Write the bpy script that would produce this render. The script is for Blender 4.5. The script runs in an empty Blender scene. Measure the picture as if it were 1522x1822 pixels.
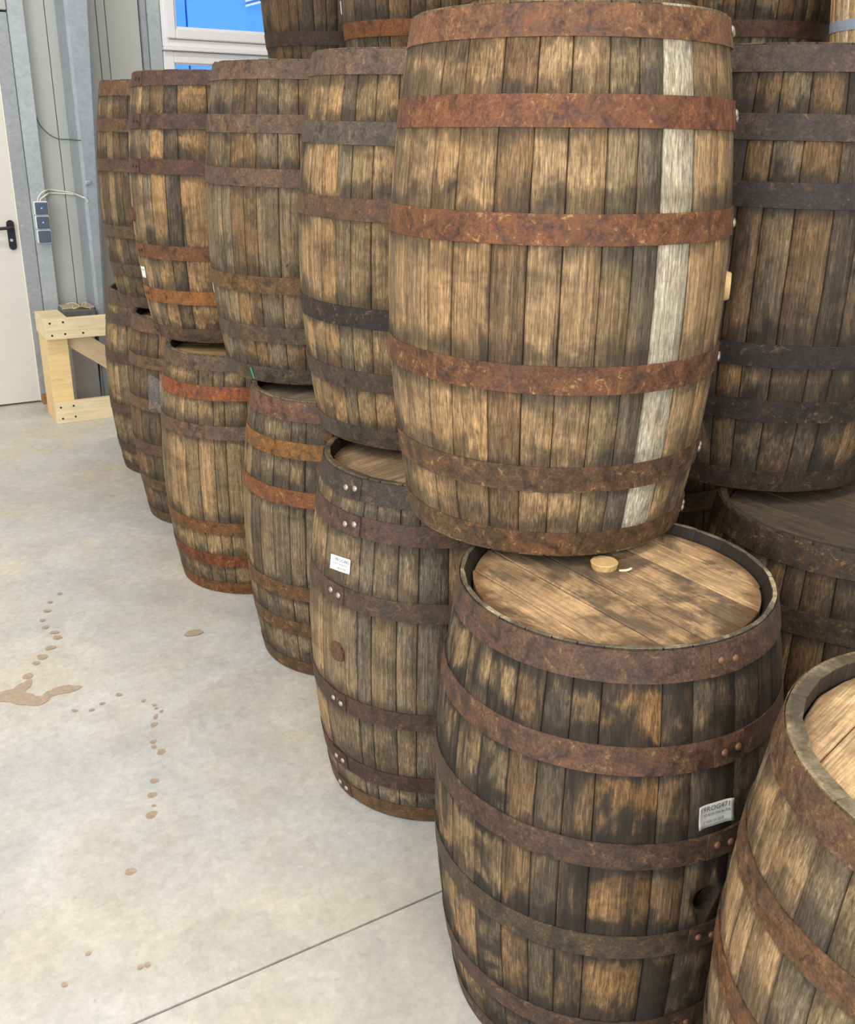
import bpy, math, random
from mathutils import Vector, Matrix, Euler

random.seed(11)
scene = bpy.context.scene
COL = scene.collection
R_ = math.radians

# ------------------------------------------------------------------ camera
PITCH, ROLL, CAM_H, F_PX, CY = 0.35711, 0.01516, 1.6449, 1712.338, 872.935
W_PX, H_PX = 1522, 1822
cd = bpy.data.cameras.new('camera')
cam = bpy.data.objects.new('camera', cd)
COL.objects.link(cam)
cd.sensor_fit = 'VERTICAL'
cd.sensor_height = 36.0
cd.lens = F_PX / H_PX * 36.0
cd.shift_y = (CY - H_PX / 2) / H_PX
cd.clip_start = 0.05
cd.clip_end = 100
c_, s_ = math.cos(PITCH), math.sin(PITCH)
rt, fw, up = Vector((1, 0, 0)), Vector((0, c_, -s_)), Vector((0, s_, c_))
cr, sr = math.cos(ROLL), math.sin(ROLL)
rt2, up2 = cr * rt + sr * up, -sr * rt + cr * up
cam.matrix_world = Matrix(((rt2.x, up2.x, -fw.x, 0), (rt2.y, up2.y, -fw.y, 0), (rt2.z, up2.z, -fw.z, CAM_H), (0, 0, 0, 1)))
scene.camera = cam

# ------------------------------------------------------------------ colour management, sky
vs = scene.view_settings
vs.view_transform = 'Standard'
vs.look = 'None'
vs.gamma = 1.0
vs.use_curve_mapping = False
vs.exposure = 0.0
scene.cycles.use_denoising = True
scene.cycles.max_bounces = 8
scene.cycles.diffuse_bounces = 5

world = bpy.data.worlds.new('overcast_sky')
scene.world = world
world.use_nodes = True
bg = world.node_tree.nodes['Background']
bg.inputs[0].default_value = (0.80, 0.90, 1.0, 1)
bg.inputs[1].default_value = 2.6

# ------------------------------------------------------------------ wall frame: u along the door wall, v out of it into the hall
O = Vector((-2.465, 5.903, 0))
AL = math.atan(0.6)
E1 = Vector((math.cos(AL), math.sin(AL), 0))
E2 = Vector((math.sin(AL), -math.cos(AL), 0))
ROOM_U0, ROOM_U1, ROOM_V1, ROOM_H = -6.0, 7.5, 12.0, 5.4


def P(u, v, z=0.0):
    return O + u * E1 + v * E2 + Vector((0, 0, z))


def area_light(name, u, v, z, sx, sy, power, color, aim=None):
    ld = bpy.data.lights.new(name, 'AREA')
    ld.shape = 'RECTANGLE'
    ld.size, ld.size_y = sx, sy
    ld.energy = power
    ld.color = color
    o = bpy.data.objects.new(name, ld)
    COL.objects.link(o)
    o.location = P(u, v, z)
    d = (aim - o.location) if aim is not None else Vector((0, 0, -1))
    o.rotation_euler = d.to_track_quat('-Z', 'Y').to_euler() if aim is not None else (0, 0, AL)
    return o


LAMP_COLOR = (1.0, 0.95, 0.87)
LAMP_POWER = 44.0
LAMPS = [(u, v) for u in (-4.4, -1.7, 1.0) for v in (2.4, 6.2, 10.0)]
for (u, v) in LAMPS:
    area_light('hall_lamp_light', u, v, 4.88, 1.4, 0.26, LAMP_POWER, LAMP_COLOR)
# daylight through the open gate in the left wall and the gate behind the camera
area_light('gate_daylight', ROOM_U0 + 0.1, 7.4, 2.2, 4.6, 4.0, 150, (0.93, 0.96, 1.0), P(0, 6.2, 1.2))
area_light('rear_gate_daylight', -1.5, ROOM_V1 - 0.1, 2.2, 4.6, 4.0, 48, (0.95, 0.97, 1.0), P(-0.5, 5.0, 1.2))

# ------------------------------------------------------------------ node helpers


def lin(c):
    return tuple(((x / 255) / 12.92 if x / 255 <= 0.04045 else ((x / 255 + 0.055) / 1.055) ** 2.4) for x in c)


def l4(c):
    return (*lin(c), 1.0)


class NT:
    def __init__(self, name):
        self.m = bpy.data.materials.new(name)
        self.m.use_nodes = True
        self.t = self.m.node_tree
        self.b = self.t.nodes['Principled BSDF']

    def n(self, typ, **kw):
        nd = self.t.nodes.new(typ)
        for k, v in kw.items():
            setattr(nd, k, v)
        return nd

    def put(self, sock, val):
        if isinstance(val, bpy.types.NodeSocket):
            self.t.links.new(val, sock)
        elif val is not None:
            sock.default_value = val

    def math(self, op, a, b=None, c=None, clamp=False):
        nd = self.n('ShaderNodeMath', operation=op, use_clamp=clamp)
        for i, v in enumerate((a, b, c)):
            self.put(nd.inputs[i], v)
        return nd.outputs[0]

    def vmath(self, op, a, b=None):
        nd = self.n('ShaderNodeVectorMath', operation=op)
        self.put(nd.inputs[0], a)
        self.put(nd.inputs[1], b)
        return nd.outputs[0]

    def noise(self, vec, scale, detail=3, rough=0.55, dist=0.0):
        nd = self.n('ShaderNodeTexNoise')
        self.put(nd.inputs['Vector'], vec)
        nd.inputs['Scale'].default_value = scale
        nd.inputs['Detail'].default_value = detail
        nd.inputs['Roughness'].default_value = rough
        nd.inputs['Distortion'].default_value = dist
        return nd.outputs['Fac']

    def ramp(self, val, a, b, lo=0.0, hi=1.0, smooth=True):
        nd = self.n('ShaderNodeMapRange', interpolation_type='SMOOTHSTEP' if smooth else 'LINEAR')
        nd.clamp = True
        self.put(nd.inputs['Value'], val)
        self.put(nd.inputs['From Min'], a)
        self.put(nd.inputs['From Max'], b)
        self.put(nd.inputs['To Min'], lo)
        self.put(nd.inputs['To Max'], hi)
        return nd.outputs['Result']

    def mix(self, f, a, b, blend='MIX'):
        nd = self.n('ShaderNodeMix', data_type='RGBA', blend_type=blend)
        self.put(nd.inputs[0], f)
        self.put(nd.inputs[6], a)
        self.put(nd.inputs[7], b)
        return nd.outputs[2]

    def scale(self, col, f):
        nd = self.n('ShaderNodeVectorMath', operation='SCALE')
        self.put(nd.inputs[0], col)
        self.put(nd.inputs[3], f)
        return nd.outputs[0]

    def bump(self, h, strength=0.3, dist=0.002):
        nd = self.n('ShaderNodeBump')
        nd.inputs['Strength'].default_value = strength
        nd.inputs['Distance'].default_value = dist
        self.put(nd.inputs['Height'], h)
        self.t.links.new(nd.outputs[0], self.b.inputs['Normal'])

    def base(self, c):
        self.put(self.b.inputs['Base Color'], c)

    def rough(self, r):
        self.put(self.b.inputs['Roughness'], r)


def plain(name, rgb, rough=0.6, metal=0.0, noise=0.08, scale=30):
    t = NT(name)
    tc = t.n('ShaderNodeTexCoord')
    f = t.noise(tc.outputs['Object'], scale, 4)
    t.base(t.scale(l4(rgb)[:3], t.ramp(f, 0.3, 0.7, 1 - noise, 1 + noise, False)))
    t.rough(rough)
    t.b.inputs['Metallic'].default_value = metal
    return t.m


def rand_offset(t, amount=37.0):
    oi = t.n('ShaderNodeObjectInfo')
    tc = t.n('ShaderNodeTexCoord')
    cx = t.n('ShaderNodeCombineXYZ')
    r = t.math('MULTIPLY', oi.outputs['Random'], amount)
    t.put(cx.inputs[0], r)
    t.put(cx.inputs[1], t.math('MULTIPLY', r, 1.7))
    t.put(cx.inputs[2], t.math('MULTIPLY', r, 2.3))
    v = t.vmath('ADD', tc.outputs['Object'], cx.outputs[0])
    return v, oi, tc


def attr(t, name):
    a = t.n('ShaderNodeAttribute', attribute_type='OBJECT', attribute_name=name)
    return a


# ---- weathered oak for staves: base colour from the object's own colour, stains bleed from the iron hoops
def make_oak():
    t = NT('weathered_oak')
    v, oi, tc = rand_offset(t)
    pos = t.n('ShaderNodeNewGeometry').outputs['Position']
    fibre = t.noise(t.vmath('MULTIPLY', v, (260, 300, 5)), 1.0, 4, 0.7)
    fine = t.noise(t.vmath('MULTIPLY', v, (90, 120, 4)), 1.0, 5, 0.65)
    streak = t.noise(t.vmath('MULTIPLY', v, (30, 42, 1.8)), 1.0, 4, 0.6, 0.6)
    blotch = t.noise(t.vmath('MULTIPLY', v, (10, 12, 6)), 1.0, 5, 0.65, 0.8)
    band = t.noise(t.vmath('MULTIPLY', pos, (3.6, 3.6, 10)), 1.0, 4, 0.6, 0.5)
    patch = t.noise(t.vmath('MULTIPLY', pos, (8, 8, 7)), 1.0, 5, 0.62, 0.7)
    mott = t.noise(t.vmath('MULTIPLY', v, (75, 75, 42)), 1.0, 4, 0.7)
    cross = t.noise(t.vmath('MULTIPLY', v, (30, 22, 150)), 1.0, 3, 0.6, 0.4)
    base = t.vmath('MULTIPLY', oi.outputs['Color'], (0.74, 0.74, 0.77))
    st = attr(t, 'stain').outputs['Fac']
    dark = l4((38, 32, 26))
    aged = t.math('MULTIPLY', st, 5.0, clamp=True)
    # honey, grey and umber drift along a stave and across its neighbours
    c = t.mix(t.math('MULTIPLY', aged, t.ramp(patch, 0.42, 0.62, 0, 0.75)), base, t.mix(0.6, base, l4((100, 86, 66))))
    c = t.mix(t.math('MULTIPLY', aged, t.ramp(band, 0.46, 0.64, 0, 0.55)), c, l4((84, 69, 49)))
    c = t.mix(t.ramp(blotch, 0.56, 0.36, 0, 0.25), c, l4((164, 124, 80)))
    c = t.scale(c, t.ramp(fibre, 0.32, 0.68, 0.48, 1.45, False))
    c = t.scale(c, t.ramp(fine, 0.3, 0.7, 0.70, 1.26, False))
    c = t.scale(c, t.ramp(streak, 0.3, 0.7, 0.74, 1.18, False))
    c = t.scale(c, t.ramp(mott, 0.3, 0.7, 0.84, 1.14, False))
    pore = t.noise(t.vmath('MULTIPLY', v, (420, 420, 55)), 1.0, 3, 0.6)
    c = t.scale(c, t.ramp(pore, 0.34, 0.66, 0.66, 1.3, False))
    knot = t.noise(t.vmath('MULTIPLY', v, (26, 30, 17)), 1.0, 2, 0.5, 0.3)
    c = t.mix(t.ramp(knot, 0.72, 0.80, 0, 0.8), c, l4((56, 40, 28)))
    c = t.scale(c, t.ramp(cross, 0.58, 0.7, 1.0, 0.84, False))
    # broad black weather stains, shared by neighbouring staves and broken by the grain
    mixn = t.math('ADD', t.math('MULTIPLY', blotch, 0.45), t.math('ADD', t.math('MULTIPLY', patch, 0.35), t.math('MULTIPLY', streak, 0.2)))
    lo = t.math('SUBTRACT', 0.60, t.math('MULTIPLY', st, 0.14))
    bl = t.ramp(mixn, lo, t.math('ADD', lo, 0.13), 0, 0.84)
    c = t.mix(t.math('MULTIPLY', aged, bl), c, dark)
    sk = t.ramp(streak, 0.54, 0.70, 0, 0.6)
    c = t.mix(t.math('MULTIPLY', sk, st), c, dark)
    # iron tannin stain above and below each hoop
    sep = t.n('ShaderNodeSeparateXYZ')
    t.put(sep.inputs[0], tc.outputs['Object'])
    z = sep.outputs[2]
    ln = t.math('ADD', t.ramp(streak, 0.34, 0.68, 0.004, 0.062, False), t.ramp(patch, 0.40, 0.65, -0.010, 0.055, False))
    ln = t.math('MAXIMUM', ln, 0.003)
    acc = None
    for i in range(6):
        hz = attr(t, 'hoop_top_%d' % i).outputs['Fac']
        d = t.math('SUBTRACT', z, hz)
        m = t.math('MULTIPLY', t.ramp(d, -0.004, ln, 1.0, 0.0), t.math('GREATER_THAN', d, -0.03))
        if i:
            e = t.math('SUBTRACT', t.math('SUBTRACT', hz, 0.047), z)
            bb = t.math('MULTIPLY', t.ramp(e, -0.002, t.math('MULTIPLY', ln, 0.6), 0.8, 0.0), t.math('GREATER_THAN', e, -0.03))
            m = t.math('MAXIMUM', m, bb)
        acc = m if acc is None else t.math('MAXIMUM', acc, m)
    acc = t.math('SUBTRACT', 1.0, t.math('POWER', t.math('SUBTRACT', 1.0, acc), 2.2))
    hs = t.math('MULTIPLY', acc, t.ramp(fine, 0.32, 0.58, 0.55, 1.0, False))
    c = t.mix(t.math('MULTIPLY', hs, t.math('MULTIPLY', aged, t.math('ADD', 0.5, t.math('MULTIPLY', st, 0.45))), clamp=True), c, dark)
    # dark lines at the stave joints
    uv = t.n('ShaderNodeUVMap')
    su = t.n('ShaderNodeSeparateXYZ')
    t.put(su.inputs[0], uv.outputs[0])
    ed = t.math('ABSOLUTE', t.math('SUBTRACT', su.outputs[0], 0.5))
    w0 = t.ramp(blotch, 0.38, 0.62, 0.492, 0.38, False)
    em = t.ramp(ed, w0, 0.505, 0, 0.72)
    c = t.mix(t.math('MULTIPLY', em, t.ramp(streak, 0.3, 0.6, 0.4, 1.0, False)), c, dark)
    # darker inside of the chime, bleached end grain
    rl = t.n('ShaderNodeVectorMath', operation='LENGTH')
    t.put(rl.inputs[0], t.vmath('MULTIPLY', tc.outputs['Object'], (1, 1, 0)))
    inner = t.math('MULTIPLY', t.math('LESS_THAN', rl.outputs['Value'], 0.2735), t.math('GREATER_THAN', z, 0.85))
    c = t.mix(t.math('MULTIPLY', inner, t.ramp(mott, 0.3, 0.7, 0.55, 0.9)), c, l4((52, 44, 36)))
    c = t.mix(t.math('MULTIPLY', t.math('GREATER_THAN', z, 0.9088), t.math('MULTIPLY', attr(t, 'rim_bleach').outputs['Fac'], t.ramp(patch, 0.42, 0.56, 1.0, 0.25))), c, t.scale(l4((190, 172, 140))[:3], t.ramp(mott, 0.35, 0.65, 0.55, 1.1)))
    t.base(c)
    t.rough(t.ramp(fine, 0.3, 0.7, 0.7, 0.9, False))
    t.b.inputs['Specular IOR Level'].default_value = 0.3
    h = t.math('ADD', t.math('ADD', fine, fibre), t.math('MULTIPLY', mott, 0.6))
    t.bump(h, 0.5, 0.0014)
    return t.m


def make_head_oak():
    t = NT('head_oak')
    v, oi, tc = rand_offset(t)
    pos = t.n('ShaderNodeNewGeometry').outputs['Position']
    fibre = t.noise(t.vmath('MULTIPLY', v, (14, 320, 90)), 1.0, 4, 0.7)
    fine = t.noise(t.vmath('MULTIPLY', v, (6, 120, 60)), 1.0, 5, 0.65)
    streak = t.noise(t.vmath('MULTIPLY', v, (2.4, 34, 20)), 1.0, 4, 0.6, 0.6)
    blotch = t.noise(t.vmath('MULTIPLY', v, (7, 13, 9)), 1.0, 5, 0.68, 0.8)
    patch = t.noise(pos, 7.5, 5, 0.65, 0.8)
    mott = t.noise(v, 120, 4, 0.7)
    base = t.vmath('MULTIPLY', oi.outputs['Color'], (0.82, 0.82, 0.82))
    st = attr(t, 'stain').outputs['Fac']
    c = t.mix(t.ramp(patch, 0.42, 0.6, 0, 0.6), base, t.mix(0.6, base, l4((120, 98, 72))))
    c = t.scale(c, t.ramp(fibre, 0.32, 0.68, 0.58, 1.36, False))
    c = t.scale(c, t.ramp(fine, 0.3, 0.7, 0.72, 1.22, False))
    c = t.scale(c, t.ramp(streak, 0.3, 0.7, 0.76, 1.16, False))
    c = t.scale(c, t.ramp(mott, 0.3, 0.7, 0.84, 1.14, False))
    mixn = t.math('ADD', t.math('MULTIPLY', blotch, 0.4), t.math('ADD', t.math('MULTIPLY', patch, 0.4), t.math('MULTIPLY', streak, 0.2)))
    lo = t.math('SUBTRACT', 0.60, t.math('MULTIPLY', st, 0.13))
    c = t.mix(t.ramp(mixn, lo, t.math('ADD', lo, 0.13), 0, 0.75), c, l4((60, 52, 46)))
    # browner towards the edge, where the boards meet the staves
    ln = t.n('ShaderNodeVectorMath', operation='LENGTH')
    t.put(ln.inputs[0], t.vmath('MULTIPLY', tc.outputs['Object'], (1, 1, 0)))
    rr = t.math('ADD', ln.outputs['Value'], t.ramp(blotch, 0.35, 0.65, -0.012, 0.016, False))
    c = t.mix(t.ramp(rr, 0.222, 0.258, 0, 0.7), c, l4((92, 60, 36)))
    t.base(c)
    t.rough(0.72)
    t.b.inputs['Specular IOR Level'].default_value = 0.35
    t.bump(t.math('ADD', t.math('ADD', fine, fibre), t.math('MULTIPLY', blotch, 0.5)), 0.4, 0.0013)
    return t.m


def make_rust():
    t = NT('rusty_hoop_iron')
    v, oi, tc = rand_offset(t)
    big = t.noise(v, 8, 4, 0.62, 0.6)
    mid = t.noise(v, 34, 5, 0.7, 0.5)
    tiny = t.noise(v, 190, 4, 0.72)
    flk = t.noise(v, 62, 4, 0.68, 1.4)
    run = t.noise(t.vmath('MULTIPLY', v, (40, 40, 7)), 1.0, 4, 0.65, 0.6)
    base = t.vmath('MULTIPLY', oi.outputs['Color'], (0.62, 0.56, 0.48))
    rst = attr(t, 'rust').outputs['Fac']
    c = t.scale(base, t.ramp(mid, 0.32, 0.68, 0.5, 1.5, False))
    c = t.scale(c, t.ramp(tiny, 0.32, 0.68, 0.55, 1.45, False))
    c = t.mix(t.ramp(big, 0.46, 0.66, 0, 0.65), c, t.mix(0.55, c, l4((64, 54, 47))))
    # orange bloom and vertical runs
    org = t.ramp(t.math('ADD', t.math('MULTIPLY', big, 0.5), t.math('MULTIPLY', mid, 0.5)), t.math('SUBTRACT', 0.58, t.math('MULTIPLY', rst, 0.14)), t.math('SUBTRACT', 0.74, t.math('MULTIPLY', rst, 0.12)), 0, 0.6)
    c = t.mix(org, c, l4((126, 78, 44)))
    rn = t.math('MULTIPLY', t.ramp(run, 0.62, 0.72, 0, 0.7), rst)
    c = t.mix(rn, c, l4((150, 106, 52)))
    # dark pits and ochre flecks
    c = t.mix(t.ramp(mid, 0.44, 0.30, 0, 0.6), c, l4((48, 38, 32)))
    fk = t.math('MULTIPLY', t.ramp(flk, 0.55, 0.66, 0, 0.9), t.ramp(mid, 0.45, 0.58, 0, 1))
    c = t.mix(t.math('MULTIPLY', fk, t.math('ADD', 0.12, t.math('MULTIPLY', rst, 0.9)), clamp=True), c, l4((172, 136, 84)))
    t.base(c)
    t.rough(t.ramp(mid, 0.3, 0.7, 0.5, 0.85, False))
    t.b.inputs['Metallic'].default_value = 0.1
    t.b.inputs['Specular IOR Level'].default_value = 0.35
    t.bump(t.math('ADD', mid, t.math('MULTIPLY', tiny, 0.6)), 0.5, 0.0012)
    return t.m


def make_concrete():
    t = NT('power_floated_concrete')
    tc = t.n('ShaderNodeTexCoord')
    v = tc.outputs['Object']
    big = t.noise(v, 0.9, 5, 0.6, 0.6)
    mid = t.noise(v, 4.5, 6, 0.62, 0.5)
    fine = t.noise(v, 45, 6, 0.7)
    tint = t.noise(t.vmath('ADD', v, (13, 5, 0)), 1.7, 4, 0.6)
    scr = t.noise(t.vmath('MULTIPLY', v, (60, 9, 1)), 1.0, 3, 0.6, 1.5)
    c = t.mix(t.ramp(tint, 0.36, 0.66), l4((197, 196, 193)), l4((205, 196, 178)))
    c = t.mix(t.ramp(big, 0.45, 0.7, 0, 0.5), c, l4((186, 184, 180)))
    c = t.scale(c, t.ramp(mid, 0.32, 0.68, 0.88, 1.09, False))
    c = t.scale(c, t.ramp(fine, 0.32, 0.68, 0.86, 1.1, False))
    scuff = t.noise(t.vmath('MULTIPLY', v, (14, 11, 1)), 1.0, 6, 0.72, 1.2)
    c = t.mix(t.ramp(scuff, 0.56, 0.70, 0, 0.4), c, l4((166, 158, 148)))
    c = t.mix(t.ramp(scr, 0.66, 0.74, 0, 0.28), c, l4((160, 152, 140)))
    speck = t.noise(v, 26, 2, 0.5)
    c = t.mix(t.ramp(speck, 0.74, 0.79, 0, 0.3), c, l4((140, 128, 115)))
    t.base(c)
    t.rough(t.ramp(mid, 0.3, 0.7, 0.32, 0.54, False))
    t.b.inputs['Specular IOR Level'].default_value = 0.35
    t.bump(fine, 0.12, 0.001)
    return t.m


def make_pine():
    t = NT('planed_pine')
    v, oi, tc = rand_offset(t)
    g = t.noise(t.vmath('MULTIPLY', v, (4, 60, 60)), 1.0, 4, 0.6, 1.2)
    k = t.noise(v, 7, 3, 0.5)
    c = t.mix(t.ramp(g, 0.35, 0.7), oi.outputs['Color'], t.scale(oi.outputs['Color'], 0.84))
    c = t.scale(c, t.ramp(k, 0.3, 0.7, 0.94, 1.05, False))
    t.base(c)
    t.rough(0.6)
    return t.m


def make_galv(name, rgb):
    t = NT(name)
    tc = t.n('ShaderNodeTexCoord')
    v = tc.outputs['Object']
    sp = t.n('ShaderNodeTexVoronoi')
    t.put(sp.inputs['Vector'], v)
    sp.inputs['Scale'].default_value = 55
    cl = t.noise(v, 5, 4, 0.6)
    hsv = t.n('ShaderNodeSeparateColor')
    t.put(hsv.inputs[0], sp.outputs['Color'])
    c = t.scale(l4(rgb)[:3], t.ramp(hsv.outputs[0], 0, 1, 0.93, 1.07, False))
    c = t.scale(c, t.ramp(cl, 0.3, 0.7, 0.9, 1.1, False))
    t.base(c)
    t.rough(0.5)
    t.b.inputs['Metallic'].default_value = 0.25
    return t.m


def make_panel(name, rgb):
    t = NT(name)
    tc = t.n('ShaderNodeTexCoord')
    f = t.noise(t.vmath('MULTIPLY', tc.outputs['Object'], (8, 8, 0.8)), 1.0, 4)
    t.base(t.scale(l4(rgb)[:3], t.ramp(f, 0.3, 0.7, 0.95, 1.05, False)))
    t.rough(0.5)
    return t.m


M_OAK, M_HEAD, M_RUST = make_oak(), make_head_oak(), make_rust()
M_CONC, M_PINE = make_concrete(), make_pine()
M_GALV = make_galv('galvanised_steel', (176, 180, 181))
M_GALV_D = make_galv('galvanised_steel_grey', (160, 161, 163))
M_COL = make_galv('column_steel', (162, 167, 173))
M_PANEL = make_panel('sandwich_panel', (178, 177, 171))
M_JOINT = plain('joint_dark', (70, 62, 60), 0.9)
M_WHITE = plain('window_plastic', (232, 228, 228), 0.35, 0, 0.02)
M_DOOR = plain('door_paint', (216, 210, 198), 0.45, 0, 0.02)
M_CREAM = plain('door_seal_cream', (238, 232, 216), 0.5, 0, 0.02)
M_BLACK = plain('black_plastic', (28, 29, 36), 0.4, 0, 0.05)
M_SWITCH = plain('switch_rocker_grey', (84, 92, 106), 0.45, 0, 0.04)
M_SWBODY = plain('switch_body_light_grey', (222, 223, 226), 0.45, 0, 0.02)
M_CABLE = plain('cable_sheath_white', (226, 220, 208), 0.5, 0, 0.03)
M_GREEN = plain('green_wire', (38, 92, 62), 0.5, 0, 0.05)
M_STEEL = plain('rivet_steel', (172, 158, 142), 0.4, 0.6, 0.2, 200)
M_RIVRUST = plain('rivet_rusty', (122, 82, 60), 0.55, 0.35, 0.25, 200)
M_HOLE = plain('rivet_hole_black', (20, 17, 16), 0.9, 0, 0.05)
M_PAPER = plain('sticker_paper', (236, 233, 222), 0.55, 0, 0.03)
M_PAPER_G = plain('sticker_paper_grey', (196, 194, 186), 0.5, 0, 0.04)
M_INK = plain('printed_ink', (96, 98, 104), 0.7, 0, 0.05)
M_STAIN = None
M_CARD = plain('grey_board', (158, 155, 155), 0.75, 0, 0.05)
M_DGREY = plain('dark_grey_board', (104, 100, 98), 0.7, 0, 0.08)
M_KRAFT = plain('kraft_board', (176, 164, 138), 0.75, 0, 0.08)
M_TWINE = plain('raffia_twine', (214, 198, 150), 0.7, 0, 0.08, 120)
M_BLUE = plain('blue_cladding', (96, 166, 246), 0.6, 0, 0.02)
M_BLUE_D = plain('blue_cladding_joint', (34, 100, 180), 0.7, 0, 0.02)
M_ROOM = plain('hall_cladding_white', (214, 212, 206), 0.7, 0, 0.03, 4)
M_BUNG = plain('bung_poplar', (206, 166, 112), 0.7, 0, 0.14, 90)
M_BUNGD = plain('bung_dark_cork', (92, 62, 40), 0.85, 0, 0.4, 140)
M_GPAINT = plain('green_paint_mark', (58, 140, 96), 0.7, 0, 0.1)
M_SCREW = plain('screw_head_dark', (70, 48, 40), 0.5, 0.4, 0.2)
M_BRIGHT = plain('zinc_bolt', (226, 228, 232), 0.3, 0.7, 0.05)
M_GALVHOOP = plain('galvanised_hoop', (206, 216, 236), 0.45, 0.3, 0.06, 60)
M_RUSTFOOT = plain('rusty_foot', (150, 104, 66), 0.8, 0, 0.2)
M_CHIP = plain('wood_splinter', (232, 214, 170), 0.7, 0, 0.05)


def emissive(name, rgb, strength):
    m = bpy.data.materials.new(name)
    m.use_nodes = True
    b = m.node_tree.nodes['Principled BSDF']
    b.inputs['Base Color'].default_value = (*lin(rgb), 1)
    b.inputs['Emission Color'].default_value = (*lin(rgb), 1)
    b.inputs['Emission Strength'].default_value = strength
    return m


M_LED = emissive('blue_indicator_light', (70, 130, 255), 2.5)
M_DIFF = emissive('lamp_diffuser', (255, 246, 232), 2.0)


def make_glass():
    m = bpy.data.materials.new('window_glass')
    m.use_nodes = True
    t = m.node_tree
    for nd in list(t.nodes):
        t.nodes.remove(nd)
    out = t.nodes.new('ShaderNodeOutputMaterial')
    tr = t.nodes.new('ShaderNodeBsdfTransparent')
    tr.inputs[0].default_value = (0.93, 0.97, 1.0, 1)
    gl = t.nodes.new('ShaderNodeBsdfGlossy')
    gl.inputs['Roughness'].default_value = 0.02
    fr = t.nodes.new('ShaderNodeFresnel')
    mx = t.nodes.new('ShaderNodeMixShader')
    t.links.new(fr.outputs[0], mx.inputs[0])
    t.links.new(tr.outputs[0], mx.inputs[1])
    t.links.new(gl.outputs[0], mx.inputs[2])
    t.links.new(mx.outputs[0], out.inputs[0])
    return m


def make_film():
    t = NT('clear_stretch_film')
    t.base(l4((220, 220, 224)))
    t.rough(0.12)
    t.b.inputs['Alpha'].default_value = 0.10
    tc = t.n('ShaderNodeTexCoord')
    n = t.noise(t.vmath('MULTIPLY', tc.outputs['Object'], (12, 12, 45)), 1.0, 2, 0.5, 1.0)
    t.bump(n, 0.6, 0.006)
    return t.m


M_GLASS, M_FILM = make_glass(), make_film()

# ------------------------------------------------------------------ object helpers


def link(o, parent=None):
    COL.objects.link(o)
    if parent is not None:
        o.parent = parent
    return o


def mesh_from(name, verts, faces, mat=None, smooth=None, uvs=None):
    me = bpy.data.meshes.new(name)
    me.from_pydata([tuple(v) for v in verts], [], faces)
    if mat is not None:
        me.materials.append(mat)
    if smooth is True:
        for p in me.polygons:
            p.use_smooth = True
    elif smooth:
        for i in smooth:
            me.polygons[i].use_smooth = True
    if uvs is not None:
        lay = me.uv_layers.new(name='UVMap')
        for lp in me.loops:
            lay.data[lp.index].uv = uvs[lp.vertex_index]
    me.update()
    return me


def obj(name, me, parent=None, color=None, **props):
    o = bpy.data.objects.new(name, me)
    link(o, parent)
    if color is not None:
        o.color = color
    for k, v in props.items():
        o[k] = v
    return o


def empty(name, loc=(0, 0, 0), rot=(0, 0, 0), **props):
    o = bpy.data.objects.new(name, None)
    o.empty_display_size = 0.1
    link(o)
    o.location, o.rotation_euler = loc, rot
    for k, v in props.items():
        o[k] = v
    return o


def box_data(x0, x1, y0, y1, z0, z1, bev=0.0):
    """eight-corner box, or a box with its vertical and horizontal edges chamfered"""
    if bev <= 0:
        v = [(x, y, z) for z in (z0, z1) for y in (y0, y1) for x in (x0, x1)]
        f = [(0, 2, 3, 1), (4, 5, 7, 6), (0, 1, 5, 4), (2, 6, 7, 3), (0, 4, 6, 2), (1, 3, 7, 5)]
        return v, f
    import bmesh
    bm = bmesh.new()
    vs = [bm.verts.new(p) for p in box_data(x0, x1, y0, y1, z0, z1)[0]]
    for f in box_data(0, 1, 0, 1, 0, 1)[1]:
        bm.faces.new([vs[i] for i in f])
    bmesh.ops.bevel(bm, geom=bm.edges[:], offset=bev, segments=1, affect='EDGES')
    bm.verts.index_update()
    v = [tuple(q.co) for q in bm.verts]
    f = [tuple(q.index for q in fc.verts) for fc in bm.faces]
    bm.free()
    return v, f


def wbox(name, u0, u1, v0, v1, z0, z1, mat, parent=None, bev=0.0, color=None, **props):
    """a box in the wall frame (u, v, z)"""
    vv, ff = box_data(u0, u1, v0, v1, z0, z1, bev)
    cu, cv, cz = (u0 + u1) / 2, (v0 + v1) / 2, z0
    pts = [((x - cu), -(y - cv), z - cz) for x, y, z in vv]
    ff = [tuple(reversed(f)) for f in ff]
    me = mesh_from(name, pts, ff, mat)
    o = obj(name, me, None, color, **props)
    mw = Matrix.Translation(P(cu, cv, cz)) @ Matrix.Rotation(AL, 4, 'Z')
    if parent is not None:
        o.parent = parent
        bpy_parent_inv = parent_matrix(parent).inverted()
        o.matrix_local = bpy_parent_inv @ mw
    else:
        o.matrix_local = mw
    return o


def parent_matrix(p):
    m = Matrix.LocRotScale(p.location, p.rotation_euler, p.scale)
    return parent_matrix(p.parent) @ m if p.parent is not None else m


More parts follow.
